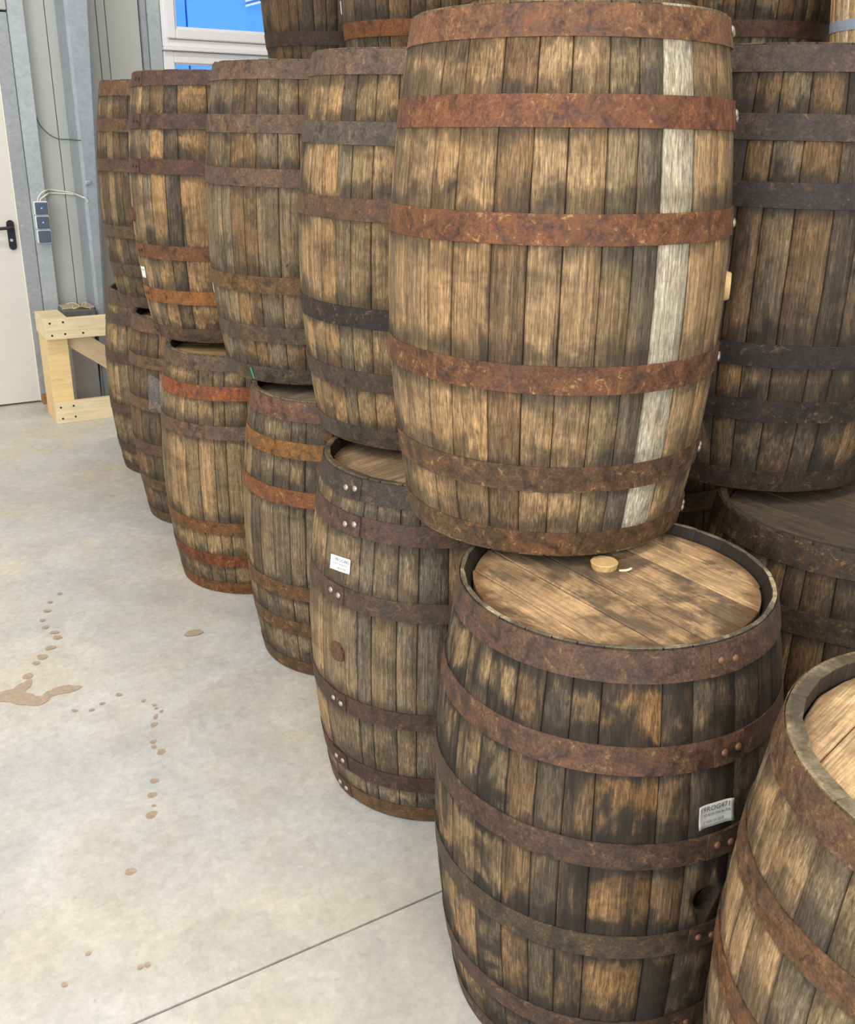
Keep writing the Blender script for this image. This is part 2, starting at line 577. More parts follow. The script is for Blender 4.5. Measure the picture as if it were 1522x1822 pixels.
def tube_data(pts, r, n=8, cap=True):
    pts = [Vector(p) for p in pts]
    V, F = [], []
    for i, p in enumerate(pts):
        d = (pts[min(i + 1, len(pts) - 1)] - pts[max(i - 1, 0)]).normalized()
        a = d.cross(Vector((0, 0, 1)))
        if a.length < 1e-3:
            a = d.cross(Vector((1, 0, 0)))
        a.normalize()
        b = d.cross(a)
        rr = r[i] if isinstance(r, (list, tuple)) else r
        for k in range(n):
            t = 2 * math.pi * k / n
            V.append(p + rr * (math.cos(t) * a + math.sin(t) * b))
    for i in range(len(pts) - 1):
        for k in range(n):
            F.append((i * n + k, i * n + (k + 1) % n, (i + 1) * n + (k + 1) % n, (i + 1) * n + k))
    if cap:
        F.append(tuple(range(n - 1, -1, -1)))
        F.append(tuple((len(pts) - 1) * n + k for k in range(n)))
    return V, F


def tube(name, pts, r, mat, parent=None, n=8, **props):
    V, F = tube_data(pts, r, n)
    c = Vector(pts[0])
    me = mesh_from(name, [p - c for p in V], F, mat, True)
    o = obj(name, me, None, None, **props)
    if parent is not None:
        o.parent = parent
        o.matrix_local = parent_matrix(parent).inverted() @ Matrix.Translation(c)
    else:
        o.location = c
    return o


def smooth_path(pts, k=6):
    pts = [Vector(p) for p in pts]
    out = []
    for i in range(len(pts) - 1):
        p0, p1, p2, p3 = pts[max(i - 1, 0)], pts[i], pts[i + 1], pts[min(i + 2, len(pts) - 1)]
        for j in range(k):
            t = j / k
            out.append(0.5 * ((2 * p1) + (-p0 + p2) * t + (2 * p0 - 5 * p1 + 4 * p2 - p3) * t * t + (-p0 + 3 * p1 - 3 * p2 + p3) * t ** 3))
    out.append(pts[-1])
    return out


def structure(o, label=None):
    o['kind'] = 'structure'
    if label:
        o['label'] = label
        o['category'] = 'structure'
    return o


# ------------------------------------------------------------------ large structure
def build_room():
    # floor: two cast slabs with a saw-cut joint between them, over a dark sub-base
    fl = wbox('floor', ROOM_U0, ROOM_U1, -0.3, ROOM_V1, -0.2, -0.012, M_JOINT)
    structure(fl, 'pale grey polished concrete floor with a saw cut joint and brown drip marks')
    fl['category'] = 'floor'
    # joint passes through these two floor points, parallel to the wall
    j1, j2 = Vector((-0.557, 1.397, 0)), Vector((0.036, 1.757, 0))
    vj = ((j1 - O).dot(E2) + (j2 - O).dot(E2)) / 2
    for a, b in ((-0.3, vj - 0.0032), (vj + 0.0032, ROOM_V1)):
        s = wbox('floor_slab', ROOM_U0, ROOM_U1, a, b, -0.012, 0.0, M_CONC, fl)
    # walls out of frame
    w = wbox('wall_left', ROOM_U0 - 0.2, ROOM_U0, -0.3, 4.6, 0, ROOM_H, M_ROOM)
    structure(w)
    w = wbox('wall_right', ROOM_U1, ROOM_U1 + 0.2, -0.3, ROOM_V1, 0, ROOM_H, M_ROOM)
    structure(w)
    w = wbox('wall_front', 2.0, ROOM_U1, ROOM_V1, ROOM_V1 + 0.2, 0, ROOM_H, M_ROOM)
    structure(w)
    c = wbox('ceiling', ROOM_U0 - 0.2, ROOM_U1 + 0.2, -0.3, ROOM_V1 + 0.2, ROOM_H, ROOM_H + 0.15, M_ROOM)
    structure(c)

    # back wall: sandwich panels, each its own piece, with the window opening left free
    wb = wbox('wall_back', ROOM_U0, 0.96, -0.22, -0.115, 0, ROOM_H, M_ROOM)
    structure(wb, 'light grey sandwich panel wall with vertical joints beside the door')
    wb['category'] = 'wall'
    wbox('wall_core', 0.96, 2.4, -0.22, -0.115, 0, 0.9, M_ROOM, wb)
    wbox('wall_core', 0.96, 2.4, -0.22, -0.115, 3.3, ROOM_H, M_ROOM, wb)
    wbox('wall_core', 2.4, ROOM_U1, -0.22, -0.115, 0, ROOM_H, M_ROOM, wb)
    edges = [-6.0, -5.0, -4.0, -3.0, -2.0, -1.06]
    for a, b in zip(edges[:-1], edges[1:]):
        wbox('panel', a + 0.003, b - 0.003, -0.115, -0.06, 0, ROOM_H, M_PANEL, wb)
    for a, b in ((0.18, 0.305), (0.305, 0.40), (0.40, 0.592), (0.592, 0.645), (0.645, 0.842)):
        wbox('panel', a + 0.002, b - 0.002, -0.115, -0.06, 0, ROOM_H, M_PANEL, wb, 0.0015)
    wbox('panel', 2.46, 3.4, -0.115, -0.06, 0, ROOM_H, M_PANEL, wb)
    for a in (3.4, 4.4, 5.4, 6.4):
        wbox('panel', a + 0.003, a + 0.997, -0.115, -0.06, 0, ROOM_H, M_PANEL, wb)
    wbox('panel', 0.96, 2.4, -0.115, -0.06, 0, 0.88, M_PANEL, wb)
    wbox('panel', 0.96, 2.4, -0.115, -0.06, 3.32, ROOM_H, M_PANEL, wb)
    wbox('panel', -1.06, 0.09, -0.115, -0.06, 2.36, ROOM_H, M_PANEL, wb)


build_room()


def build_trims():
    # galvanised posts beside the door and beside the window
    t = wbox('trim_1', 0.091, 0.182, -0.115, 0.0, 0, ROOM_H, M_GALV, None, 0.003)
    structure(t, 'galvanised steel post right of the door carrying the switches')
    t['category'] = 'post'
    t = wbox('trim_2', 0.845, 0.878, -0.115, -0.03, 0, ROOM_H, M_GALV_D, None, 0.002)
    structure(t, 'narrow dark grey flashing beside the window')
    t['category'] = 'post'
    t = wbox('trim_3', 0.880, 0.955, -0.115, -0.005, 0, ROOM_H, M_GALV, None, 0.003)
    structure(t, 'bright galvanised post along the left side of the window frame')
    t['category'] = 'post'
    # tapered steel column standing in front of the panels (wider towards the roof)
    pr = []
    for z in (0.0, ROOM_H):
        ur = 0.441 + 0.047 * (z - 1.0)
        pr.append((z, 0.362, ur))
    pts, f = [], []
    vf, vb, ch = 0.20, -0.058, 0.016
    for z, ul, ur in pr:
        cu = 0.36
        sec = [(ul, vb), (ul, vf - ch), (ul + ch, vf), (ur - ch, vf), (ur, vf - ch), (ur, vf - 0.03), (ur - 0.05, vf - 0.04), (ur - 0.05, vb)]
        pts += [((u - cu), -(v - 0.1), z) for u, v in sec]
    k = 8
    for i in range(k):
        f.append((i, (i + 1) % k, k + (i + 1) % k, k + i))
    f.append(tuple(range(k - 1, -1, -1)))
    f.append(tuple(range(k, 2 * k)))
    me = mesh_from('trim_4', pts, f, M_COL)
    o = obj('trim_4', me)
    o.matrix_local = Matrix.Translation(P(0.36, 0.1, 0)) @ Matrix.Rotation(AL, 4, 'Z')
    structure(o, 'tapered bluish grey steel column in front of the panel wall')
    o['category'] = 'column'
    # base plate and web bracket at the foot of the column
    wbox('base_plate', 0.30, 0.56, -0.05, 0.26, 0, 0.02, M_DGREY, o)
    b = wbox('column_bolt', 0.375, 0.405, 0.2, 0.215, 1.325, 1.345, M_BRIGHT, o, 0.004)
    b['label'] = 'bright zinc bolt'


build_trims()


def build_door():
    d = empty('door_1', P(-0.5, 0, 0), (0, 0, AL), kind='structure', label='cream painted steel door with a black lever handle at the left edge', category='door')
    wbox('door_leaf', -0.985, 0.0, -0.055, -0.004, 0.012, 2.13, M_DOOR, d, 0.002)
    wbox('door_seal', 0.0, 0.007, -0.05, 0.001, 0.012, 2.15, M_CREAM, d)
    wbox('door_seal', -0.992, -0.985, -0.05, 0.001, 0.012, 2.15, M_CREAM, d)
    fr = wbox('frame_jamb', 0.008, 0.088, -0.10, 0.004, 0, 2.235, M_GALV_D, d, 0.003)
    wbox('frame_jamb', -1.075, -0.993, -0.10, 0.004, 0, 2.235, M_GALV_D, d, 0.003)
    wbox('frame_head', -0.992, 0.007, -0.10, 0.004, 2.15, 2.235, M_GALV_D, d, 0.003)
    wbox('head_cover', -1.075, 0.088, -0.10, 0.012, 2.245, 2.36, M_PANEL, d, 0.004)
    for z in (1.601, 1.08, 0.561):
        s = wbox('frame_screw', 0.018, 0.026, 0.004, 0.007, z, z + 0.008, M_BRIGHT, d, 0.0015)
    ft = wbox('frame_foot', 0.008, 0.075, 0.005, 0.06, 0, 0.055, M_RUSTFOOT, d, 0.004)
    ft['label'] = 'rusty brown foot'
    # handle: rounded back plate, lever, cylinder
    h = empty('door_handle', (0, 0, 0))
    h.parent = d
    h['label'] = 'black lever handle on a rounded long plate'
    n = 12
    sec = []
    hw, z0, z1 = 0.021, 0.968, 1.098
    for i in range(n + 1):
        a = math.pi * i / n
        sec.append((-0.040 + hw * math.cos(a), z1 + hw * math.sin(a) - 0.0))
    for i in range(n + 1):
        a = math.pi + math.pi * i / n
        sec.append((-0.040 + hw * math.cos(a), z0 + hw * math.sin(a)))
    V = [(u + 0.5, 0.004, z) for u, z in sec] + [(u + 0.5, -0.010, z) for u, z in sec]
    m = len(sec)
    F = [tuple(range(m, 2 * m)), tuple(range(m - 1, -1, -1))] + [(i, (i + 1) % m, m + (i + 1) % m, m + i) for i in range(m)]
    obj('back_plate', mesh_from('back_plate', V, F, M_BLACK), h)
    lev = smooth_path([(0.462, -0.005, 1.078), (0.462, -0.045, 1.078), (0.452, -0.055, 1.078), (0.40, -0.055, 1.076), (0.33, -0.055, 1.074)], 5)
    V, F = tube_data(lev, 0.0095, 10)
    obj('lever', mesh_from('lever', V, F, M_BLACK, True), h)
    V, F = tube_data([(0.455, -0.009, 1.004), (0.455, -0.015, 1.004)], 0.009, 12)
    o = obj('lock_cylinder', mesh_from('lock_cylinder', V, F, M_BRIGHT), h)
    o['label'] = 'bright lock cylinder'


build_door()


def window_ring(name, u0, u1, z0, z1, w, v0, v1, mat, parent, bev=0.004):
    wbox(name, u0, u0 + w, v0, v1, z0, z1, mat, parent, bev)
    wbox(name, u1 - w, u1, v0, v1, z0, z1, mat, parent, bev)
    wbox(name, u0 + w, u1 - w, v0, v1, z0, z0 + w, mat, parent, bev)
    wbox(name, u0 + w, u1 - w, v0, v1, z1 - w, z1, mat, parent, bev)


def build_windows():
    # upper window (openable sash) above a fixed lower window, both looking at a blue building
    w1 = empty('window_1', P(1.65, 0, 2.1), (0, 0, AL), kind='structure', label='upper white framed window showing the blue building', category='window')
    window_ring('frame_bar', 0.958, 2.40, 2.105, 3.28, 0.044, -0.10, 0.0, M_WHITE, w1)
    window_ring('sash_bar', 0.982, 2.376, 2.151, 3.255, 0.056, -0.085, 0.022, M_WHITE, w1, 0.006)
    window_ring('glazing_bead', 1.036, 2.322, 2.206, 3.20, 0.014, -0.06, 0.006, M_WHITE, w1, 0.002)
    wbox('pane', 1.04, 2.32, -0.045, -0.039, 2.19, 3.2, M_GLASS, w1)
    w2 = empty('window_2', P(1.65, 0, 0.9), (0, 0, AL), kind='structure', label='lower white framed window strip behind the upper barrels', category='window')
    wbox('mullion_ledge', 0.955, 2.40, -0.10, 0.03, 2.084, 2.104, M_WHITE, w2, 0.004)
    window_ring('frame_bar', 0.958, 2.40, 0.92, 2.082, 0.066, -0.10, 0.0, M_WHITE, w2, 0.005)
    window_ring('glazing_bead', 1.022, 2.336, 0.985, 2.018, 0.008, -0.07, -0.012, M_WHITE, w2, 0.002)
    wbox('pane', 1.02, 2.34, -0.05, -0.044, 0.98, 2.02, M_GLASS, w2)
    # the neighbouring blue building outside: cladding sheets with a dark joint between
    b = wbox('neighbouring_building', -3.0, 9.0, -4.4, -3.2, -0.5, 9.0, M_BLUE_D)
    b['label'] = 'bright blue clad building seen through the window'
    b['category'] = 'building'
    for a, c in ((-3, -1.75), (-1.74, -0.04), (-0.03, 2.128), (2.146, 3.3), (3.31, 5.0), (5.01, 6.7), (6.71, 9.0)):
        wbox('cladding_sheet', a, c, -3.2, -3.17, -0.5, 9.0, M_BLUE, b)
    for k in range(2):
        vv, ff = box_data(-0.10, 0.10, -0.015, 0.015, -0.009, 0.009, 0.002)
        br = obj('white_bracket', mesh_from('white_bracket', vv, ff, M_WHITE), b)
        br.matrix_local = parent_matrix(b).inverted() @ Matrix.Translation(P(2.80, -3.15, 2.748 + 0.04 * k)) @ Matrix.Rotation(AL, 4, 'Z') @ Matrix.Rotation(-0.28, 4, 'Y')


build_windows()


# ------------------------------------------------------------------ barrels
BH = 0.91
RH, RB = 0.28125, 0.32724
GAP = 0.0018


def prof(z):
    u = 2 * z / BH - 1
    return RH + (RB - RH) * (1 - u * u)


ZR = [0.0, 0.03, 0.10, 0.19, 0.28, 0.37, 0.455, 0.54, 0.63, 0.72, 0.81, 0.88, 0.91]
STAVE_CACHE = {}


def stave_mesh(width, chime, key=None):
    k = (round(width, 4), chime)
    if k in STAVE_CACHE:
        return STAVE_CACHE[k]
    a = width / 2
    V, UV, F, S = [], [], [], []
    for i, z in enumerate(ZR):
        r = prof(z) - GAP
        if i in (0, len(ZR) - 1):
            th = chime
            r -= 0.001
        else:
            th = 0.027
        g, c = 0.0004 / r, 0.0013 / r
        row = [(r - th, -a + g), (r - 0.0018, -a + g), (r, -a + g + c), (r + 0.0004, 0), (r, a - g - c), (r - 0.0018, a - g), (r - th, a - g)]
        for rr, t in row:
            V.append((rr * math.cos(t), rr * math.sin(t), z))
            UV.append((0.5 + t / (2 * a), z))
    n = 7
    for i in range(len(ZR) - 1):
        for j in range(n):
            if j in (2, 3):
                S.append(len(F))
            j2 = (j + 1) % n
            F.append((i * n + j, i * n + j2, (i + 1) * n + j2, (i + 1) * n + j))
    F.append(tuple(range(n - 1, -1, -1)))
    F.append(tuple((len(ZR) - 1) * n + j for j in range(n)))
    me = mesh_from('stave', V, F, M_OAK, S, UV)
    STAVE_CACHE[k] = me
    return me


HEAD_R = 0.255
BOARD_EDGES = [-0.256, -0.185, -0.105, -0.035, 0.045, 0.115, 0.19, 0.256]
BOARDS = []


def board_mesh(y0, y1):
    g = 0.0009
    y0, y1 = y0 + g, y1 - g
    pts = []

    def xr(y):
        return math.sqrt(max(HEAD_R ** 2 - y * y, 1e-6))
    n = 8
    ys = [max(-HEAD_R + 1e-4, min(HEAD_R - 1e-4, y0 + (y1 - y0) * i / n)) for i in range(n + 1)]
    ring = [(xr(y), y) for y in ys] + [(-xr(y), y) for y in reversed(ys)]
    m = len(ring)
    cx = sum(p[0] for p in ring) / m
    cy = sum(p[1] for p in ring) / m
    V = [(x, y, -0.022) for x, y in ring] + [(x, y, -0.002) for x, y in ring]
    V += [(x * 0.996, cy + (y - cy) * (1 - 0.0028 / max(y1 - y0, 0.01) * 2), 0.0) for x, y in ring]
    F = [tuple(range(m - 1, -1, -1)), tuple(range(2 * m, 3 * m))]
    for b in (0, m):
        for i in range(m):
            F.append((b + i, b + (i + 1) % m, b + m + (i + 1) % m, b + m + i))
    return mesh_from('head_board', V, F, M_HEAD)


for a, b in zip(BOARD_EDGES[:-1], BOARD_EDGES[1:]):
    BOARDS.append(board_mesh(a, b))


def disc_mesh(name, r, z0, z1, mat, n=48):
    V = [(r * math.cos(2 * math.pi * i / n), r * math.sin(2 * math.pi * i / n), z) for z in (z0, z1) for i in range(n)]
    F = [tuple(range(n - 1, -1, -1)), tuple(range(n, 2 * n))] + [(i, (i + 1) % n, n + (i + 1) % n, n + i) for i in range(n)]
    return mesh_from(name, V, F, mat)


BOTTOM_HEAD = disc_mesh('bottom_head', HEAD_R, 0.028, 0.048, M_HEAD)


def band_mesh(name, z0, z1, off, mat, a0=0.0, a1=2 * math.pi, n=96, tilt=(0, 0), thick=0.0019):
    full = abs(a1 - a0 - 2 * math.pi) < 1e-6
    cols = n if full else n + 1
    V, F, S = [], [], []
    for i in range(cols):
        a = a0 + (a1 - a0) * i / n
        dz = tilt[0] * math.cos(a) + tilt[1] * math.sin(a)
        ca, sa = math.cos(a), math.sin(a)
        zz0, zz1 = max(z0 + dz, 0.001), min(z1 + dz, BH - 0.001)
        ri0, ri1 = prof(zz0) - GAP + off - 0.0015, prof(zz1) - GAP + off - 0.0015
        ro0, ro1 = ri0 + thick, ri1 + thick
        zm = (zz0 + zz1) / 2
        rom = prof(zm) - GAP + off - 0.0015 + thick
        for r, z in ((ri0, zz0), (ro0, zz0 + 0.0002), (rom, zm), (ro1, zz1 - 0.0002), (ri1, zz1)):
            V.append((r * ca, r * sa, z))
    m = 5
    for i in range(n):
        j = (i + 1) % cols
        for k in range(m - 1):
            if k in (1, 2):
                S.append(len(F))
            F.append((i * m + k, j * m + k, j * m + k + 1, i * m + k + 1))
        F.append((i * m + 4, j * m + 4, j * m, i * m))
    if not full:
        F.append((0, 1, 2, 3, 4))
        e = (cols - 1) * m
        F.append((e + 4, e + 3, e + 2, e + 1, e))
    me = mesh_from(name, V, F, mat, S)
    sharp = me.attributes.new('sharp_edge', 'BOOLEAN', 'EDGE')
    fs = set(S)
    use = {}
    for p in me.polygons:
        for ek in p.edge_keys:
            use.setdefault(ek, []).append(p.index)
    for e in me.edges:
        ps = use.get(tuple(sorted(e.vertices)), [])
        if len({q in fs for q in ps}) > 1:
            sharp.data[e.index].value = True
    return me


def dome_mesh(name, r, h, mat, n=12, rows=4):
    V, F = [], []
    for i in range(rows + 1):
        t = i / rows * math.pi / 2
        for k in range(n):
            a = 2 * math.pi * k / n
            V.append((h * math.sin(t), r * math.cos(t) * math.cos(a) if i < rows else 0.0001 * math.cos(a), r * math.cos(t) * math.sin(a) if i < rows else 0.0001 * math.sin(a)))
    for i in range(rows):
        for k in range(n):
            F.append((i * n + k, i * n + (k + 1) % n, (i + 1) * n + (k + 1) % n, (i + 1) * n + k))
    F.append(tuple(range(n - 1, -1, -1)))
    return mesh_from(name, V, F, mat, True)


RIVET_STEEL = dome_mesh('rivet', 0.0078, 0.005, M_STEEL)
RIVET_RUST = dome_mesh('rivet', 0.0070, 0.005, M_RIVRUST)
RIVET_HOLE = dome_mesh('rivet_hole', 0.006, 0.0012, M_HOLE)


def surf(z, ang, off=0.0):
    r = prof(z) - GAP + off
    return Vector((r * math.cos(ang), r * math.sin(ang), z))


def on_surface(o, ang, z, off=0.0):
    """put an object whose local +x points outwards on the barrel surface"""
    slope = (prof(z + 0.005) - prof(z - 0.005)) / 0.01
    o.location = surf(z, ang, off)
    o.rotation_mode = 'XYZ'
    m = Matrix.Rotation(ang, 4, 'Z') @ Matrix.Rotation(math.atan(slope), 4, 'Y')
    o.rotation_euler = m.to_euler()


def bung_mesh(name, r0, r1, h, mat, n=24, lump=0.0, seed=1):
    rng = random.Random(seed)
    V, F = [], []
    rows = [(-0.012, r0), (0.0, r0), (h - 0.0015, r1), (h, r1 - 0.0015), (h, r1 * 0.55), (h, 0.0005)]
    for x, r in rows:
        for k in range(n):
            a = 2 * math.pi * k / n
            j = 1 + lump * (rng.random() - 0.5) * 2
            V.append((x + (lump * 0.006 * (rng.random() - 0.5) if x > 0 else 0), r * j * math.cos(a), r * j * math.sin(a)))
    for i in range(len(rows) - 1):
        for k in range(n):
            F.append((i * n + k, i * n + (k + 1) % n, (i + 1) * n + (k + 1) % n, (i + 1) * n + k))
    F.append(tuple(range(n - 1, -1, -1)))
    return mesh_from(name, V, F, mat)


def sticker(root, ang, z, w, h, skew, paper, lines, label, facing, curl=0.0):
    """a paper sticker bent onto the staves, its print as a separate sub-part"""
    nx, nz = 12, 6

    def map_pt(x, y, off):
        a = ang + x / (prof(z) - GAP)
        zz = z + y + skew * x
        lift = curl * max(0.0, (abs(x) / (w / 2)) ** 4 * 0.6 + (max(0, -y) / (h / 2)) ** 3 * 0.4) * 0.008
        return surf(zz, a, off + lift)
    V, F = [], []
    for off in (0.0012, 0.0007):
        for j in range(nz + 1):
            for i in range(nx + 1):
                V.append(map_pt(-w / 2 + w * i / nx, -h / 2 + h * j / nz, off))
    st = (nx + 1)
    half = st * (nz + 1)
    for j in range(nz):
        for i in range(nx):
            q = (j * st + i, j * st + i + 1, (j + 1) * st + i + 1, (j + 1) * st + i)
            F.append(q)
            F.append(tuple(half + k for k in reversed(q)))
    rim = [i for i in range(st)] + [(j + 1) * st - 1 for j in range(1, nz + 1)] + [nz * st + i for i in range(nx - 1, -1, -1)] + [j * st for j in range(nz - 1, 0, -1)]
    for k in range(len(rim)):
        a, b = rim[k], rim[(k + 1) % len(rim)]
        F.append((b, a, half + a, half + b))
    s = obj('paper_sticker', mesh_from('paper_sticker', V, F, paper, True), root)
    s['label'] = label
    for text, x0, y0, size in lines:
        cu = bpy.data.curves.new('print_text', 'FONT')
        cu.body = text
        cu.size = size
        cu.align_x = 'CENTER'
        cu.align_y = 'CENTER'
        cu.resolution_u = 2
        tmp = bpy.data.objects.new('tmp_text', cu)
        me = bpy.data.meshes.new_from_object(tmp)
        bpy.data.objects.remove(tmp)
        bpy.data.curves.remove(cu)
        for vtx in me.vertices:
            vtx.co = map_pt(vtx.co.x + x0, vtx.co.y + y0, 0.0017)
        me.materials.clear()
        me.materials.append(M_INK)
        me.name = 'printed_text'
        obj('printed_text', me, s)
    return s


WIDTHS = [0.135, 0.165, 0.195, 0.22, 0.25]

# stave tones
TAN, HONEY, ORNG = (182, 146, 102), (190, 148, 98), (184, 134, 86)
GRY, DGRY, BRN, DBRN = (142, 121, 92), (108, 91, 69), (140, 107, 72), (98, 78, 56)
PALE, OLV = (214, 198, 166), (158, 133, 94)
BLACKISH = (70, 62, 54)
LIGHT_SET = [TAN, HONEY, ORNG, TAN, OLV, GRY, TAN, BRN]
MID_SET = [TAN, GRY, BRN, OLV, GRY, TAN, DGRY]
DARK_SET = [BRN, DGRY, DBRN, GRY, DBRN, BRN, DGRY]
NEWOAK = [(232, 198, 150), (226, 190, 140), (236, 206, 164)]

HOOP_W = 0.049


def barrel(x, y, z, hoops_t, s=1.0, hs=1.0, tilt=(0, 0), palette=MID_SET, stain=0.5, hoop_cols=None, rust=0.4,
           spec=None, lap=None, lap_kind='rust', chime=0.012, head_col=(150, 122, 88), head_ang=0.0, head_stain=0.4,
           label='', group=None, seed=0, simple=False, hoop_w=HOOP_W, tone=1.0, name='oak_barrel', galv=False, nseg=96, rim_bleach=0.3, drop=0.028):
    rng = random.Random(seed * 77 + 5)
    root = empty(name, (x, y, z), (tilt[0], tilt[1], 0), label=label, category='barrel')
    root.scale = (s, s, hs)
    if group:
        root['group'] = group
    face = math.atan2(-y, -x)
    hz = [t * BH for t in hoops_t]                       # lower edges of the hoops 1 to 5
    bands = [(hz[0], BH - 0.0035)] + [(q, q + hoop_w) for q in hz[1:]] + [(0.004, 0.05)]
    tops = [b[1] for b in bands]
    htops = [tops[5]] + tops[1:5] + [bands[0][0] + 0.047]
    # staves
    angs = []
    if spec:
        bnd = [R_(d) for d, _ in spec]
        for i in range(len(spec) - 1):
            angs.append((bnd[i], bnd[i + 1], spec[i][1]))
        start, rest = bnd[-1], 2 * math.pi - (bnd[-1] - bnd[0])
    else:
        start, rest = rng.random(), 2 * math.pi
    ws = []
    while sum(ws) < rest - 0.1:
        ws.append(rng.choice(WIDTHS))
    k = rest / sum(ws)
    t = start
    for w in ws:
        angs.append((t, t + w * k, None))
        t += w * k
    if simple:
        V, F, S, UV = [], [], [], []
        for a0, a1, _ in angs:
            me = stave_mesh(round(a1 - a0, 2), chime)
            off = len(V)
            sc = 1.0
            am = (a0 + a1) / 2 + face
            ca, sa = math.cos(am), math.sin(am)
            for vtx in me.vertices:
                V.append((vtx.co.x * ca - vtx.co.y * sa, vtx.co.x * sa + vtx.co.y * ca, vtx.co.z))
            for pl in me.polygons:
                F.append(tuple(off + i for i in pl.vertices))
        uvs = [(0.5, v[2]) for v in V]
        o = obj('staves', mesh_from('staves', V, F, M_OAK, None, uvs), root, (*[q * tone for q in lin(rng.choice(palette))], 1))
        o['kind'] = 'stuff'
        o['stain'] = stain
        for q in range(6):
            o['hoop_top_%d' % q] = htops[q]
    else:
        for a0, a1, colr in angs:
            w = a1 - a0
            wq = min(WIDTHS, key=lambda q: abs(q - w)) if colr is None else round(w, 3)
            o = obj('stave', stave_mesh(wq, chime), root)
            o.rotation_euler = (0, 0, face + (a0 + a1) / 2)
            if colr is None:
                o.scale = (1, w / wq, 1 + rng.uniform(-0.0016, 0.0008))
            c = colr or rng.choice(palette)
            j = rng.uniform(0.86, 1.12) if colr is None else rng.uniform(0.97, 1.03)
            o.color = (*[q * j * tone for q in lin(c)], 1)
            o['stain'] = stain * rng.uniform(0.6, 1.3) if not colr else stain * (0.25 if colr == PALE else rng.uniform(0.7, 1.2))
            o['rim_bleach'] = rim_bleach
            for q in range(6):
                o['hoop_top_%d' % q] = htops[q]
    # heads
    if not simple:
        for i, me in enumerate(BOARDS):
            o = obj('head_board', me, root)
            o.location = (0, 0, BH - drop + rng.uniform(-0.0006, 0.0006))
            o.rotation_euler = (0, 0, head_ang)
            j = rng.uniform(0.85, 1.12)
            o.color = (*[q * j for q in lin(head_col)], 1)
            o['stain'] = head_stain * rng.uniform(0.4, 1.5)
    else:
        o = obj('top_head', BOTTOM_HEAD, root, l4(head_col))
        o.location = (0, 0, BH - 0.076)
        o['stain'] = head_stain
    o = obj('bottom_head', BOTTOM_HEAD, root, l4(head_col))
    o['stain'] = head_stain
    # hoops, lap joints and rivets
    cols = hoop_cols or [(112, 84, 66)] * 6
    for i, (z0, z1) in enumerate(bands):
        tl = (rng.uniform(-0.0012, 0.0012), rng.uniform(-0.0012, 0.0012)) if 0 < i < 5 else (0, 0)
        mat = M_GALVHOOP if galv else M_RUST
        h = obj('hoop', band_mesh('hoop', z0, z1, 0.0016, mat, n=nseg if not simple else 48, tilt=tl), root, l4(cols[i]))
        h['rust'] = rust * rng.uniform(0.7, 1.3)
        if lap is not None and not simple:
            la = face + R_(lap[i] if isinstance(lap, (list, tuple)) else lap + rng.uniform(-1.5, 1.5))
            side = -1 if (lap[i] if isinstance(lap, (list, tuple)) else lap) < 0 else 1
            rr = prof((z0 + z1) / 2)
            a0, a1 = la - 0.035 / rr, la + 0.028 / rr
            lp = obj('hoop_lap', band_mesh('hoop_lap', z0 + 0.0006, z1 - 0.0006, 0.0038, mat, a0, a1, 6, tl), h, l4(cols[i]))
            lp['rust'] = h['rust']
            zc = (z0 + z1) / 2
            for dd in (-0.017, 0.012):
                rv = obj('rivet', {'steel': RIVET_STEEL, 'rust': RIVET_RUST, 'hole': RIVET_HOLE}[lap_kind], h)
                zz = zc + rng.uniform(-0.004, 0.004)
                on_surface(rv, la + dd / rr, zz, 0.0046)
    return root, face


# ---- fitted positions: x, y, radius scale, hoop lower edges, height scale, tilt
UZ = 0.9125
RS = {}


def add(key, *a, **k):
    k.setdefault('seed', len(RS) + 1)
    RS[key] = barrel(*a, **k)
    return RS[key]


add('U5', 0.240, 1.889, UZ + 0.004, (.944, .801, .609, .343, .143), 0.982, 1.008, (-.005, -.004), LIGHT_SET, 0.42,
    [(136, 96, 72), (134, 86, 64), (128, 84, 60), (116, 80, 58), (104, 80, 60), (104, 82, 58)], 0.62,
    spec=[(-66, TAN), (-56.7, TAN), (-42.3, HONEY), (-32.2, HONEY), (-18.9, BRN), (-7.9, TAN), (2.3, TAN), (13.7, OLV), (23.3, (120, 104, 82)), (31.5, PALE), (44.2, TAN), (58, HONEY), (68, OLV), (78, None)],
    lap=81, lap_kind='steel', label='upper barrel nearest the camera, light tan staves with one bleached white stave', group='upper row of upright barrels', nseg=128)
add('U4', -0.013, 2.519, UZ, (.940, .781, .602, .333, .163), 0.999, 0.991, (.009, .006), [TAN, TAN, GRY, HONEY, OLV], 0.5,
    [(120, 98, 86), (104, 94, 86), (118, 90, 70), (58, 50, 48), (92, 76, 64), (92, 82, 70)], 0.2,
    spec=[(-72, TAN), (-60, TAN), (-50, HONEY), (-40.3, GRY), (-32.8, OLV), (-23, TAN), (-13, GRY), (0, None)],
    label='upper barrel just left of the bleached one, black smear across its fourth hoop', group='upper row of upright barrels')
add('U3', -0.380, 3.146, UZ, (.944, .792, .634, .305, .143), 0.995, 1.002, (-.002, .002), [GRY, GRY, BRN, DGRY, OLV], 0.5,
    [(124, 100, 84), (122, 100, 84), (118, 96, 82), (126, 96, 64), (106, 90, 72), (94, 86, 72)], 0.25,
    label='greyish upper barrel with a small green paint mark on its bottom hoop', group='upper row of upright barrels')
